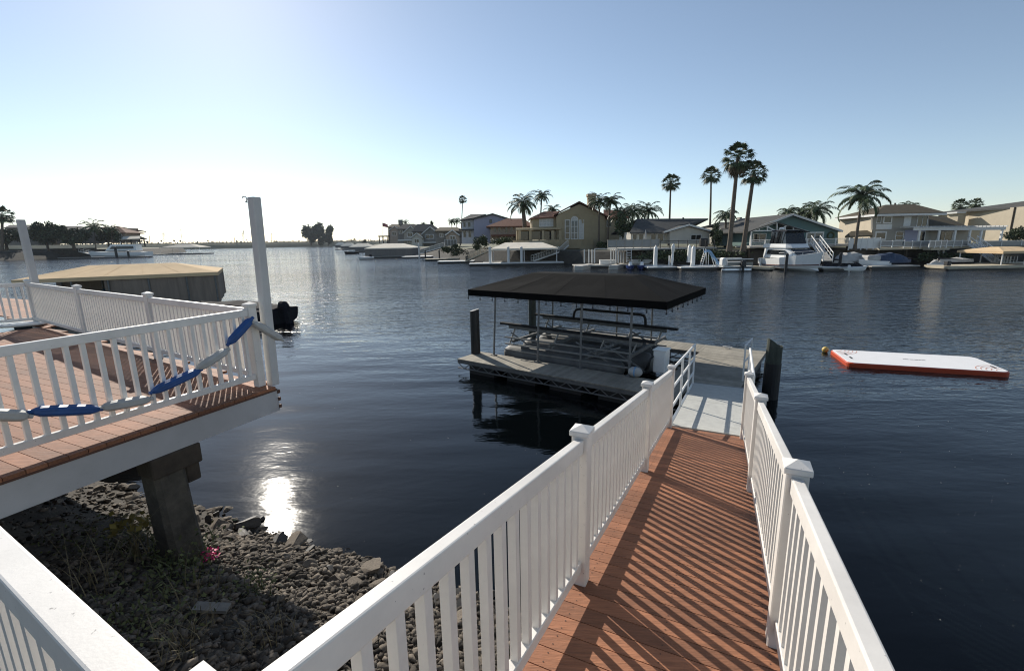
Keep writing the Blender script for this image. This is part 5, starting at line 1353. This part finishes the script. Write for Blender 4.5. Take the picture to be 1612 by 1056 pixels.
# slide
r = thing('water_slide', 'light blue dock water slide with a ladder', 'slide', q(1120, 420, 60.5)); mb = MB(); pts = [q(1110, 397, 61.5), q(1114, 395.5, 61.3), q(1118, 398, 61.1), q(1123, 406, 60.8), q(1129, 414, 60.4), q(1133, 417.5, 60)]
rings = [[p + V(0, -.38, .22), p + V(0, -.42, .0), p + V(0, -.3, -.08), p + V(0, .3, -.08), p + V(0, .42, 0), p + V(0, .38, .22), p + V(0, .30, .02), p + V(0, -.30, .02)] for p in pts]; mb.loft(rings); mb.build('chute', 'slide_blue', r)
for dy in (-.35, .35):
    mb = MB(); mb.tube([q(1103, 420, 61.5) + V(0, dy, 0), q(1110, 397, 61.5) + V(0, dy, 0), q(1109, 391, 61.5) + V(0, dy, 0)], .05, 6); mb.tube([q(1114, 397, 61.3) + V(0, dy, 0), q(1113, 420, 61.3) + V(0, dy, 0)], .04, 6); mb.tube([q(1122, 405, 60.9) + V(0, dy, 0), q(1127, 421, 60.8) + V(0, dy, 0)], .05, 6); mb.build('ladder_rail', 'fence_white', r)
mb = MB()
for k_ in range(6): p = q(1103, 420, 61.5).lerp(q(1110, 397, 61.5), (k_ + .5) / 6.5); mb.box(p, (.16, .7, .05))
mb.build('rung', 'fence_white', r)
# pontoon boat
r = thing('pontoon_boat', 'white pontoon boat with a black outboard motor beside the slide', 'boat', q(1155, 424, 58.5)); Y0 = 58.5; c = q(1156, 424, Y0); P = lambda u, v, z: V(c.x + u, Y0 + v, z)
for v_ in (-.6, 1.8): mb = MB(); mb.tube([P(-1.9, v_, .1), P(-1.6, v_, .1), P(1.7, v_, .1), P(1.9, v_, .2)], [.15, .32, .32, .1], 10); mb.build('pontoon', 'alu', r)
mb = MB(); mb.mm(P(-1.9, -.9, .45), P(1.9, 2.1, .55)); mb.build('deck', 'trim', r)
for v_ in (-.88, 2.08): mb = MB(); mb.mm(P(-1.3, v_ - .02, .6), P(1.85, v_ + .02, 1.05)); mb.build('fence_panel', 'grey_wall', r); mb = MB(); mb.beam(P(-1.5, v_, 1.42), P(1.85, v_, 1.42), .07, .12); mb.build('top_rail', 'fence_white', r)
mb = MB(); mb.mm(P(-1.85, -.7, .55), P(-1.2, .4, 1.6)); mb.build('console', 'fence_white', r, bevel=.15); mb = MB(); mb.mm(P(-1.0, .8, .55), P(1.6, 1.9, 1.0)); mb.build('seat', 'white_gel', r, bevel=.08)
mb = MB(); mb.mm(P(.2, -1.5, .5), P(.75, -.95, 1.25)); mb.mm(P(.35, -1.4, -.4), P(.6, -1.1, .5)); mb.build('outboard', 'black_metal', r, bevel=.08)
# cruiser
r, P = boat('cabin_cruiser', 'large white cabin cruiser with a dark flybridge enclosure', (q(1256, 424, 57).x - .3, 57.5), 9.0, 3.8, 1.3, (.06, -1.0), 'white_gel', stripe='rust_red', sheer=.75)
P0_ = P
P = lambda u, v, z: P0_(u, v, z - .05)
mb = MB(); mb.loft([[P(-3.9, -1.6, 1.5), P(-3.9, 1.6, 1.5), P(-3.9, 1.45, 2.7), P(-3.9, -1.45, 2.7)], [P(.6, -1.55, 1.6), P(.6, 1.55, 1.6), P(.0, 1.35, 2.75), P(.0, -1.35, 2.75)], [P(2.3, -1.1, 1.75), P(2.3, 1.1, 1.75), P(.9, 1.1, 2.55), P(.9, -1.1, 2.55)]]); mb.build('cabin', 'white_gel', r)
mb = MB(); mb.loft([[P(2.22, -1.16, 1.86), P(2.22, 1.16, 1.86), P(.98, 1.26, 2.60), P(.98, -1.26, 2.60)], [P(2.40, -1.12, 1.86), P(2.40, 1.12, 1.86), P(1.14, 1.2, 2.60), P(1.14, -1.2, 2.60)]]); mb.build('windscreen', 'glass', r)
for sg in (-1, 1): mb = MB(); mb.prism([P(-3.2, sg * 1.60, 1.95), P(.9, sg * 1.52, 1.95), P(.2, sg * 1.44, 2.5), P(-3.0, sg * 1.52, 2.5)], (P(0, sg * .03, 0) - P(0, 0, 0))); mb.build('side_window', 'glass', r)
mb = MB(); mb.loft([[P(-3.9, -1.7, 2.76), P(-3.9, 1.7, 2.76), P(-3.9, 1.65, 3.25), P(-3.9, -1.65, 3.25)], [P(.4, -1.5, 2.76), P(.4, 1.5, 2.76), P(.2, 1.4, 3.25), P(.2, -1.4, 3.25)], [P(1.1, -1.1, 2.76), P(1.1, 1.1, 2.76), P(.5, 1.0, 3.2), P(.5, -1.0, 3.2)]]); mb.build('flybridge', 'white_gel', r)
mb = MB(); mb.loft([[P(-3.0, -1.45, 3.25), P(-3.0, 1.45, 3.25), P(-2.8, 1.3, 4.75), P(-2.8, -1.3, 4.75)], [P(.1, -1.3, 3.25), P(.1, 1.3, 3.25), P(-.5, 1.15, 4.75), P(-.5, -1.15, 4.75)]]); mb.build('enclosure', 'glass', r)
mb = MB(); mb.loft([[P(-3.1, -1.4, 4.76), P(-3.1, 1.4, 4.76), P(-3.0, 1.2, 4.95), P(-3.0, -1.2, 4.95)], [P(-.2, -1.2, 4.76), P(-.2, 1.2, 4.76), P(-.4, 1.0, 4.92), P(-.4, -1.0, 4.92)]]); mb.build('hardtop', 'dark_cover', r)
mb = MB(); mb.ball(P(-2.2, -.5, 5.1), .32, 10, (1, 1, .6)); mb.build('radar_dome', 'white_gel', r, smooth=True)
for sg in (-1, 1):
    mb = MB(); mb.tube([P(-.5, sg * 1.7, 2.15), P(2.2, sg * 1.5, 2.3), P(4.0, sg * .5, 2.45)], .03, 6)
    for u_, v_ in ((.6, 1.66), (1.8, 1.54), (3.0, 1.1)): mb.tube([P(u_, sg * v_, 1.6), P(u_, sg * v_, 2.26)], .025, 5)
    mb.build('bow_rail', 'alu', r)
    for v_ in (-1.35, -.9, -.5): pass
for u_ in (-2.4, -1.6, -.8): mb = MB(); mb.beam(P(u_, -1.47, 3.3), P(u_ + .1, -1.36, 4.7), .06, .06); mb.beam(P(u_, 1.47, 3.3), P(u_ + .1, 1.36, 4.7), .06, .06); mb.build('enclosure_frame', 'dark_cover', r)
dockL = dock('pale lit finger dock left of the white cabin cruiser', 1192, 1204, 414, 56, 7, 'dock_pale', th=.3, rot=.5)
pile(1236.5, 400, 428, 53.2, 'pile_black', 'black piling right before the white cruiser bow'); pile(1321, 399, 424, 55, 'pile_black', 'black piling before the grey covered boat')
for x, lab in ((1197, 'left small white dock post behind the cruiser dock'), (1202, 'right small white dock post behind the cruiser dock')): pile(x, 408, 415, 61, 'fence_white', lab, .12)
gangway('white gangway dropping from the green house deck behind the cruiser', q(1303, 411, 57), q(1283, 383, 62.5), hrail=1.0)
def cover_boat(label, x0, x1, yt, yb, Y, m, hdg=(-1, -.15), cat='boat', ridge=.9, post=False):
    a, b = q(x0, yb, Y), q(x1, yb, Y); L = b.x - a.x; zt = q((x0 + x1) / 2, yt, Y).z; r, P = boat('covered_boat', label, ((a.x + b.x) / 2, Y + 1.1), L, 2.2, .75, hdg, 'dark_cover', cat=cat, z0=.25)
    mb = MB(); rings = []; n_ = 11; rs = random.Random(int(x0))
    for k_ in range(n_):
        f_ = k_ / (n_ - 1); u_ = -L / 2 + L * f_; w_ = 1.2 * (1 - max(0, (f_ - .55) / .45) ** 2 * .85); tp = .75 + (zt - 1.0) * (math.sin(math.pi * min(1, max(0.02, f_ * .95 + .12))) ** .45) + rs.uniform(-.1, .06)
        rings.append([P(u_, -w_ * 1.06, .45), P(u_, -w_, .80), P(u_, -w_ * .5, tp * .93 + rs.uniform(-.08, .05)), P(u_, 0, tp), P(u_, w_ * .5, tp * .93), P(u_, w_, .80), P(u_, w_ * 1.06, .45)])
    mb.loft(rings); mb.build('cover', m, r); return r, P
r, P = cover_boat('grey canvas covered boat on a lift right of the cruiser', 1318, 1368, 397, 416, 57.5, 'grey_cover')
r, P = cover_boat('boat under a large dark blue tarp', 1388, 1441, 398, 420, 56.5, 'navy_cover', (1, -.1))
r, P = boat('motor_boat', 'white motor boat partly under the blue tarp, stern and motor showing', (q(1381, 420, 56.2).x, 57.2), 3.6, 2.1, .9, (-1, -.2)); mb = MB(); mb.box(P(.3, 0, 1.3), (1.6, 1.6, .7)); mb.build('cabin', 'grey_cover', r, bevel=.15); mb = MB(); mb.box(P(-1.2, -1.2, .8), (.5, .5, 1.0)); mb.build('outboard', 'white_gel', r, bevel=.1)
dock('dark lift dock under the grey covered boat', 1312, 1380, 420, 55.6, 3); dock('dark lift dock under the blue tarp boat', 1372, 1448, 423, 54.6, 3)
jetski('white jet ski afloat left of the black piling', 1305, 424, 54.6, (-1, -.25), 'white_gel', 'dark_cover', 3.2); jetski('white jet ski with dark seat right of the black piling', 1340, 425, 53.6, (1, -.2), 'white_gel', 'dark_cover', 3.0)
dock('small floating pad under the jet skis by the black piling', 1296, 1360, 426.5, 53.2, 3)
r = pile(1336, 418, 425, 53.4, 'fence_white', 'stubby white post on the jet ski pad', .14)
jetski('white jet ski at the left end of the long pale dock', 1475, 420, 55.5, (-1, -.2), 'white_gel', 'grey_cover', 3.0)
r, P = cover_boat('small covered jet ski under a grey sheet on the pale dock', 1490, 1530, 406, 416, 56, 'grey_cover', (-1, 0), 'jet ski')
dock('long pale lit dock along the right edge of the photo', 1494, 1650, 421, 52.0, 3.2, 'dock_pale', th=.3); dock('pale dock return behind the long lit dock', 1560, 1650, 415, 56, 2, 'dock_pale')
r = thing('outboard_motor', 'black outboard motor tilted at the end of the pale dock', 'motor', q(1490, 424, 53)); p = q(1490, 424, 53); mb = MB(); mb.box((p.x, 53, .75), (.45, .6, .55)); mb.build('cowling', 'black_metal', r, bevel=.08); mb = MB(); mb.beam((p.x, 53, .5), (p.x - .2, 52.4, -.2), .18, .22); mb.build('leg', 'black_metal', r)
gangway('metal gangway in two flights down to the pale dock at the right', q(1571, 414, 57), q(1530, 384, 61), m='fence_white', hrail=1.0)
gangway('short metal ramp at the foot of the right hand gangway', q(1594, 417, 55.5), q(1571, 414, 57), m='fence_white', hrail=1.0)
canopy('tan boat canopy cut off by the right edge of the photo', 1580, 1660, 395, 388, 52.5, 5.5, 'tan_canvas', 'tan_skirt', posts=True)
# bank shrubs and riprap blobs on the right shore
for (bx_, Y, n, lab, sd) in [((741, 368, 772, 396), 96, 2600, 'bushy shrub on the bank left of the tan canopy', 1), ((690, 384, 738, 404), 108, 2600, 'low grey green shrubs spilling over the riprap', 2), ((935, 372, 990, 400), 84, 2800, 'dark shrubs below the palms beside the tan stucco house', 4), ((1120, 352, 1140, 392), 69, 1800, 'dark bush at the foot of the tall fan palms', 5), ((1000, 393, 1180, 412), 64.2, 4200, 'dark ivy hanging along the shaded bank below the ranch deck', 6), ((1200, 390, 1330, 412), 62.2, 3400, 'dark shrubs on the bank behind the cruiser', 7), ((1430, 392, 1570, 414), 60.8, 3400, 'dark shrubs on the bank below the glass railing', 8), ((768, 372, 838, 392), 93, 2400, 'shrubs between the brown house and the tan canopy', 9)]:
    tree('shrub', lab, bx_, Y, n, 'leaf', 'shrub', depth=1.2, trunk=False, lsz=.30, seed=sd, base_z=1.2)

tree('leafy_tree', 'leafy green tree between the palms and the ranch house', (966, 336, 998, 380), 80.5, 3200, 'leaf', depth=2.0, lsz=.3, seed=12)
tree('leafy_tree', 'dark leafy tree at the right flank of the ranch house', (1118, 350, 1136, 380), 73, 1500, 'leaf', depth=1.2, lsz=.28, seed=13)
# palms of the right shore
G_ = None
palm('fan', 'tallest shaggy fan palm, its crown highest on the skyline', 1162, 247, 1148, 392, 63.2, 52, skirt=True, r0=.24, base_z=2.2)
palm('fan', 'leaning fan palm just right of the tallest one', 1187, 272, 1170, 392, 63.4, 44, r0=.24, base_z=2.2)
palm('fan', 'slim fan palm with a bare trunk left of the tallest palm', 1119.5, 276, 1117, 360, 95, 32, base_z=2.5)
palm('fan', 'slim fan palm with a round crown behind the ranch house roof', 1056, 287, 1053.5, 360, 95, 32, base_z=2.5)
palm('fan', 'small far fan palm standing alone above the lavender house', 728.5, 314, 726.5, 350, 190, 15, base_z=2.5)
palm('queen', 'tall feathery palm in front of the grey two storey house', 1357, 310, 1346, 388, 60.5, 78, r0=.15, base_z=2.2)
palm('queen', 'leftmost feathery palm behind the green house roof', 1240, 335, 1240, 370, 88, 34, base_z=2.5); palm('queen', 'middle feathery palm behind the green house roof', 1262, 337, 1262, 370, 90, 44, base_z=2.5); palm('queen', 'rightmost and largest feathery palm behind the green house roof', 1285, 333, 1285, 370, 87, 54, base_z=2.5)
palm('queen', 'short feathery palm left of the tall fan palm trunk', 1143, 340, 1142, 372, 78, 40, base_z=2.4)
palm('queen', 'left feathery palm behind the ranch house roof', 996, 334, 996, 365, 92, 44, base_z=2.5); palm('queen', 'right feathery palm behind the ranch house roof', 1021, 333, 1021, 365, 94, 42, base_z=2.5)
palm('queen', 'feathery palm against the chimney of the tan stucco house', 944, 318, 943, 372, 86, 38, base_z=2.4); palm('queen', 'tall feathery palm right of the chimney', 961, 318, 957, 374, 85.5, 40, base_z=2.4); palm('queen', 'lower feathery palm between the stucco house and the ranch', 978, 338, 978, 378, 84, 40, base_z=2.4)
palm('queen', 'shaggy thick trunked palm before the brown house', 823, 322, 827, 362, 99, 50, r0=.42, base_z=2.5); palm('queen', 'slender palm above the left wing of the stucco house', 853, 309, 851, 345, 108, 32, base_z=2.5); palm('queen', 'low palm crown just right of the slender palm', 870, 331, 869, 350, 108, 28, base_z=2.5)
palm('queen', 'left of two small far palms by the lavender house', 711, 349, 712, 370, 175, 16, base_z=2.5); palm('queen', 'right of two small far palms by the lavender house', 719, 348, 719, 370, 175, 16, base_z=2.5)
palm('queen', 'palm top peeking over the grey two storey house roof', 1430, 327, 1430, 350, 92, 34, base_z=2.5)
palm('fan', 'left fan palm top above the tan house chimney', 1512, 323, 1512, 350, 92, 24, base_z=2.5); palm('fan', 'right fan palm top above the tan house roof', 1536, 321, 1537, 350, 96, 22, base_z=2.5)
palm('queen', 'small palm beside the chimney of the farthest house', 638, 350, 637, 372, 290, 12, base_z=2.5); palm('queen', 'small palm behind the broad pale roof', 666, 353, 666, 372, 240, 12, base_z=2.5)
tree('cypress_tree', 'narrow dark cypress rising over the far row of houses', (677, 346, 682, 362), 225, 900, 'leaf_far', lsz=.4, depth=.7)

# ------------------------------------------------------------------ levee trees, poles, pylons
for (bx_, n, lab, sd) in [((473, 350, 503, 386), 2600, 'left half of the dark round tree clump on the levee', 31), ((488, 350, 514, 386), 2400, 'middle tree of the dark round clump on the levee', 32), ((503, 354, 528, 386), 2400, 'right tree of the dark round clump on the levee', 33)]:
    tree('round_tree', lab, bx_, 800, n, 'leaf_far', lsz=3.6, seed=sd, base_z=4, group=None)
for (px, yt, yb, lab) in [(427, 367, 381, 'thin utility pole on the levee right of the tall post'), (235, 371, 381, 'short utility pole on the far levee left of the mast'), (369, 374, 381, 'tiny pole on the levee horizon')]:
    a, b = q(px, yb, 760), q(px, yt, 760); r = thing('utility_pole', lab, 'pole', a); mb = MB(); mb.tube([a - V(0, 0, 2), b], .35, 5); mb.build('pole', 'old_wood', r); mb = MB(); mb.beam(b + V(-1.6, 0, -1.5), b + V(1.6, 0, -1.5), .3, .3); mb.build('crossarm', 'old_wood', r)
for (px, yt, lab, Y) in [(383, 363, 'faint lattice pylon on the levee left of the tall post', 1100), (258, 366, 'faint lattice pylon near the sailboat mast', 1300)]:
    a, b = q(px, 381, Y), q(px, yt, Y); r = thing('power_pylon', lab, 'pylon', a); mb = MB(); h = b.z - a.z
    for sx in (-1, 1):
        for sy in (-1, 1): mb.beam(a + V(sx * 3.4, sy * 3.4, -3), b + V(sx * .3, sy * .3, 0), .35, .35)
    for k_ in range(5):
        f0, f1 = k_ / 5, (k_ + 1) / 5; mb.beam(a + V(-3.4 * (1 - f0), 0, h * f0), a + V(3.4 * (1 - f1), 0, h * f1), .25, .25); mb.beam(a + V(3.4 * (1 - f0), 0, h * f0), a + V(-3.4 * (1 - f1), 0, h * f1), .25, .25)
    mb.build('lattice', 'alu_dull', r); mb = MB()
    for f_ in (.7, .85): mb.beam(a + V(-5, 0, h * f_), a + V(5, 0, h * f_), .35, .35)
    mb.build('crossarm', 'alu_dull', r)
a, b = q(287, 382, 600), q(284, 360, 600); r = thing('sailboat_mast', 'slanted sailboat mast standing above the levee', 'mast', a); mb = MB(); mb.tube([a - V(0, 0, 9), b], [.35, .2], 6); mb.build('mast', 'trim', r); mb = MB(); mb.beam(a + V(-3, 0, 1), a + V(2.5, 0, 1), .3, .3); mb.build('boom', 'trim', r)
mb = MB(); rr = random.Random(9)
for k_ in range(1500):
    f_ = rr.random(); c = LA + (LB - LA) * (.30 + .62 * f_) + ln * rr.uniform(18, 40); s_ = rr.uniform(.8, 2.6) * (2.0 if rr.random() < .06 else 1)
    mb.leaf(c + V(0, 0, 8.2 + rr.uniform(0, .8) * s_), V(rr.gauss(0, 1), rr.gauss(0, 1), rr.gauss(.8, .6)).normalized() * s_, s_ * .45, V(rr.gauss(0, 1), rr.gauss(0, 1), rr.gauss(0, 1)))
tag(mb.build('levee_scrub', 'leaf_far'), 'low scrub growing along the top of the distant levee', 'scrub', kind='stuff')
for (px, py, w_, lab) in [(558, 377, 3, 'small fan palm left of the far canopies on the skyline'), (553, 378, 2.5, 'tiny palm left of the small skyline palm')]:
    palm('fan', lab, px, py, px, 383, 520, w_ * 1.6, base_z=2)
tree('round_tree', 'small dark tree on the skyline behind the far canopies', (568, 376, 578, 384), 600, 700, 'leaf_far', lsz=1.2, seed=36)

# ------------------------------------------------------------------ left shore
def Lb(*a, **k): return Bld(*a, **k)
def lhouse(label, x0, x1, yb, yw, yr, Y, m, roof, xr0, xr1, wins=()):
    return far_house(label, x0, x1, yb, yw, yr, Y, m, roof, xr0, xr1, wins)
lhouse('low grey house half hidden by the big trees on the left shore', 8, 62, 386, 358, 354, 215, 'far_wall', 'roof_grey', 16, 54, [(14, 364, 22, 374), (30, 364, 40, 374)])
lhouse('second low house behind the trees on the left shore', 90, 136, 384, 361, 356, 222, 'far_wall', 'roof_grey', 98, 126, [(96, 367, 106, 376), (118, 367, 128, 376)])
lhouse('brown roofed house at the end of the left shore row', 134, 196, 382, 366, 357.5, 235, 'brown_wall', 'roof_tile', 142, 188, [(172, 362 + 5, 180, 374), (184, 367, 192, 374)])
B = Bld('balcony_house', 'two storey house with an open corner balcony at the end of the left shore', 190, 380, 246); B.wall([(176, 383), (176, 359), (196, 359), (196, 383)], 9, 'brown_wall'); B.slab([(172, 360.5, -1.5), (202, 363.5, -1.5), (193, 357.5, 4), (180, 355.5, 4)], .5, 'roof_tile'); B.slab([(180, 355.5, 4), (193, 357.5, 4), B.P(202, 363.5, -1.5) + V(0, 12, 0), B.P(172, 360.5, -1.5) + V(0, 12, 0)], .5, 'roof_tile'); B.box(198.2, 364, 199.4, 370, -1, -.6, 'trim', 'balcony_post'); B.box(176, 370, 201, 371.5, -1.4, 0, 'trim', 'balcony_slab'); B.win(184, 363, 190, 369, 2, 1, fw=.25)
r = thing('gazebo', 'open pavilion with a pale low gable roof on the left shore', 'pavilion', q(207, 383, 232))
c = [q(187, 377, 230), q(221, 375.5, 230), q(232, 376, 236), q(197, 377, 242)]; t0, t1 = q(188, 372.5, 234), q(220, 371.5, 234)
mb = MB(); mb.prism([c[0], c[1], t1, t0], (0, 0, -.3)); mb.prism([t0, t1, c[2], c[3]], (0, 0, -.3)); mb.build('roof', 'cream_canvas', r)
for x in (189, 205, 219, 226): a, b = q(x, 377, 231), q(x, 388, 231); mb = MB(); mb.mm((a.x - .2, 231, b.z), (a.x + .2, 231.4, a.z)); mb.build('post', 'old_wood', r)
canopy('white hip roofed boat canopy at the end of the left shore', 250, 314, 389.5, 384.5, 255, 10, 'cream_canvas', 'grey_skirt', posts=True, zr_in=.35)
dock('dock under the white canopy at the end of the left shore', 236, 318, 397.5, 250, 10); dock('low dock in front of the white left shore cruiser', 90, 232, 404, 192, 3, 'dock_grey')
r, P = boat('cabin_cruiser', 'white cabin cruiser moored below the houses of the left shore', q(190, 404.5, 200), 23, 5.5, 2.2, (-1, -.1), 'white_gel', stripe='dark_cover')
mb = MB(); mb.loft([[P(-8, -2, 2.8), P(-8, 2, 2.8), P(-8, 1.8, 5.4), P(-8, -1.8, 5.4)], [P(4.5, -1.8, 2.9), P(4.5, 1.8, 2.9), P(2, 1.6, 5.4), P(2, -1.6, 5.4)]]); mb.build('cabin', 'white_gel', r)
mb = MB(); mb.mm; mb.prism([P(-7, 2.02, 3.6), P(2.5, 1.95, 3.6), P(1.5, 1.9, 4.7), P(-7, 1.95, 4.7)], (P(0, .05, 0) - P(0, 0, 0))); mb.prism([P(-7, -2.02, 3.6), P(2.5, -1.95, 3.6), P(1.5, -1.9, 4.7), P(-7, -1.95, 4.7)], (P(0, -.05, 0) - P(0, 0, 0))); mb.build('side_window', 'glass', r)
mb = MB(); mb.loft([[P(-9, -1.9, 6.6), P(-9, 1.9, 6.6), P(-9, 1.8, 6.9), P(-9, -1.8, 6.9)], [P(-1.5, -1.7, 6.6), P(-1.5, 1.7, 6.6), P(-1.5, 1.6, 6.9), P(-1.5, -1.6, 6.9)]]); mb.build('bimini', 'dark_cover', r)
for u_ in (-8.5, -2): mb = MB(); mb.tube([P(u_, 1.6, 5.4), P(u_, 1.6, 6.6)], .12, 5); mb.tube([P(u_, -1.6, 5.4), P(u_, -1.6, 6.6)], .12, 5); mb.build('bimini_frame', 'alu', r)
pile(184, 388, 405, 190, 'pile_black', 'left dark piling in front of the left shore cruiser', .45); pile(203, 395, 405, 190, 'pile_black', 'right dark piling in front of the left shore cruiser', .4)
gangway('white gangway sloping down to the cruiser on the left shore', q(148, 401, 205), q(128, 396, 208), hw_=1.0, hrail=1.2)
# stone seawall
mb = MB(); a, b = q(-60, 392, 205), q(150, 391, 212); mb.beam(V(a.x, a.y, 2.0), V(b.x, b.y, 2.0), 1.2, 4.4); tag(mb.build('seawall', 'bank'), 'dark stone seawall along the left shore', 'seawall')
for (bx_, Y, n, lab, sd) in [((-20, 356, 32, 388), 200, 3600, 'large dark tree at the left edge of the photo', 21), ((50, 347, 90, 386), 204, 4200, 'tall bushy dark tree right of the small grey post', 22), ((86, 350, 138, 388), 206, 4600, 'widest dark bushy tree on the left shore', 23), ((150, 358, 186, 384), 222, 2600, 'rounded tree before the brown roofed house', 24)]:
    tree('bushy_tree', lab, bx_, Y, n, 'leaf_far', lsz=.9, seed=sd, base_z=3.5)
palm('fan', 'fan palm cut by the left edge of the photo', 3, 338, 3, 380, 190, 34, base_z=3.4, r0=.45)
palm('queen', 'feathery palm above the widest tree on the left shore', 148, 358, 150, 380, 214, 34, base_z=3.6); palm('queen', 'small palm before the brown roof on the left shore', 176, 361, 176, 380, 220, 24, base_z=3.6)

# ------------------------------------------------------------------ tan covered slip and boat beside the left deck
CA, CBp = g(343, 430, 2.42), g(18, 443.5, 2.42)
e1c = (CA - CBp); Lc = e1c.length; e1c.normalize(); e2c = V(-e1c.y, e1c.x, 0)
if e2c.y < 0: e2c = -e2c
def cs(u, v, z): return V(CBp.x, CBp.y, 0) + e1c * u + e2c * v + V(0, 0, z)
r = thing('boat_canopy', 'tan canvas covered slip with dark side curtains behind the left deck', 'canopy', cs(Lc / 2, 2, .4))
hip_canopy(r, cs, 0, Lc, 0, 6.6, 2.5, .22, 3.08, 2.6, 3.2, 'tan_canvas', 'tan_canvas', seams=4)
mb = MB()
for k_ in range(26):
    u0, u1 = Lc * .40 + (Lc * .595) * k_ / 26, Lc * .40 + (Lc * .595) * (k_ + 1) / 26; w0, w1 = .04 * math.sin(k_ * 1.7), .04 * math.sin((k_ + 1) * 1.7)
    mb.beam(cs(u0, .12 + w0, 1.45), cs(u1, .12 + w1, 1.45), .02, 1.78)
for k_ in range(10):
    v0, v1 = .15 + 6.3 * k_ / 10, .15 + 6.3 * (k_ + 1) / 10; w0, w1 = .05 * math.sin(k_ * 2), .05 * math.sin((k_ + 1) * 2)
    mb.beam(cs(Lc - .1 + w0, v0, 1.45), cs(Lc - .1 + w1, v1, 1.45), .02, 1.78)
for k_ in range(20):
    u0, u1 = Lc * k_ / 20, Lc * (k_ + 1) / 20; mb.beam(cs(u0, 6.45, 1.45), cs(u1, 6.45, 1.45), .02, 1.78)
mb.build('side_curtain', 'tan_skirt', r)
for u_ in (.3, Lc * .25, Lc * .42, Lc * .62, Lc * .82, Lc - .2):
    for v_ in (.06, 6.3): mb = MB(); mb.tube([cs(u_, v_, .3), cs(u_, v_, 2.4)], .05, 8); mb.build('post', 'alu_dull', r)
r = thing('dock', 'dark dock under the tan covered slip', 'dock', cs(Lc / 2, 0, .3))
mb = MB(); mb.hexa([cs(-.3, -.9, .2), cs(Lc + .3, -.9, .2), cs(Lc + .3, .5, .2), cs(-.3, .5, .2), cs(-.3, -.9, .48), cs(Lc + .3, -.9, .48), cs(Lc + .3, .5, .48), cs(-.3, .5, .48)]); mb.build('planking', 'dock_board', r)
mb = MB(); mb.hexa([cs(-.1, -.7, -.2), cs(Lc + .1, -.7, -.2), cs(Lc + .1, .4, -.2), cs(-.1, .4, -.2), cs(-.1, -.7, .19), cs(Lc + .1, -.7, .19), cs(Lc + .1, .4, .19), cs(-.1, .4, .19)]); mb.build('float_drum', 'black_metal', r)
bc = cs(Lc * .42, 2.4, 0); r, P = boat('motor_boat', 'motor boat with a blue tinted windscreen inside the tan covered slip', (bc.x, bc.y), 7.0, 2.4, 1.1, (-e1c.x, -e1c.y), 'white_gel', z0=.2)
mb = MB(); mb.loft([[P(-.4, -1.0, 1.1), P(-.4, 1.0, 1.1), P(-.7, .9, 1.75), P(-.7, -.9, 1.75)], [P(1.1, -.8, 1.2), P(1.1, .8, 1.2), P(.1, .75, 1.75), P(.1, -.75, 1.75)]]); mb.build('windscreen', 'glass_blue', r); mb = MB(); mb.box(P(-1.0, .9, 1.75), (.9, .15, .6)); mb.build('speaker_box', 'dark_cover', r)
bp_ = g(420, 508, 0); r, P = boat('motor_boat', 'dark boat moored behind the tall post, only its covered stern showing', (bp_.x - 1.8, bp_.y + .9), 6.0, 2.2, .75, (-.93, .36), 'dark_cover')
mb = MB(); mb.loft([[P(u_, v_ * w_, z_ * h_ * .80) for v_, z_ in ((-1, .75), (-.7, 1.0), (0, 1.12), (.7, 1.0), (1, .75))] for u_, w_, h_ in ((-2.95, 1.0, 1.0), (-1.5, 1.08, 1.15), (.2, 1.05, 1.28), (1.6, .8, 1.15), (2.7, .3, 1.05))]); mb.build('cover', 'dark_cover', r)
mb = MB(); mb.loft([[P(-3.0 + du * .7, .22 * math.cos(a_) * s_, z_ * .86 + .20 * math.sin(a_) * s_) for a_ in [2 * math.pi * j / 9 for j in range(9)]] for du, z_, s_ in ((.25, 1.0, .55), (0, 1.15, 1.1), (-.35, 1.12, 1.15), (-.6, .98, .8), (-.68, .85, .3))]); mb.build('motor_cover', 'dark_cover', r); mb = MB(); mb.beam(P(-3.3, 0, .9), P(-3.45, 0, -.4), .22, .3); mb.build('motor_leg', 'dark_cover', r)

# ------------------------------------------------------------------ haze in the air over the channel
hz = MB(); hz.mm((-1250, -70, -3), (900, 1500, 38)); ho = hz.build('haze', 'water')
hm = bpy.data.materials.new('haze_air'); hm.use_nodes = True; hn = hm.node_tree.nodes; hn.clear()
ho_ = hn.new('ShaderNodeOutputMaterial'); pv = hn.new('ShaderNodeVolumePrincipled'); pv.inputs['Color'].default_value = (.86, .92, 1, 1); pv.inputs['Density'].default_value = 0.00010; pv.inputs['Anisotropy'].default_value = 0.0
hm.node_tree.links.new(pv.outputs[0], ho_.inputs['Volume']); ho.data.materials.clear(); ho.data.materials.append(hm); ho['kind'] = 'stuff'
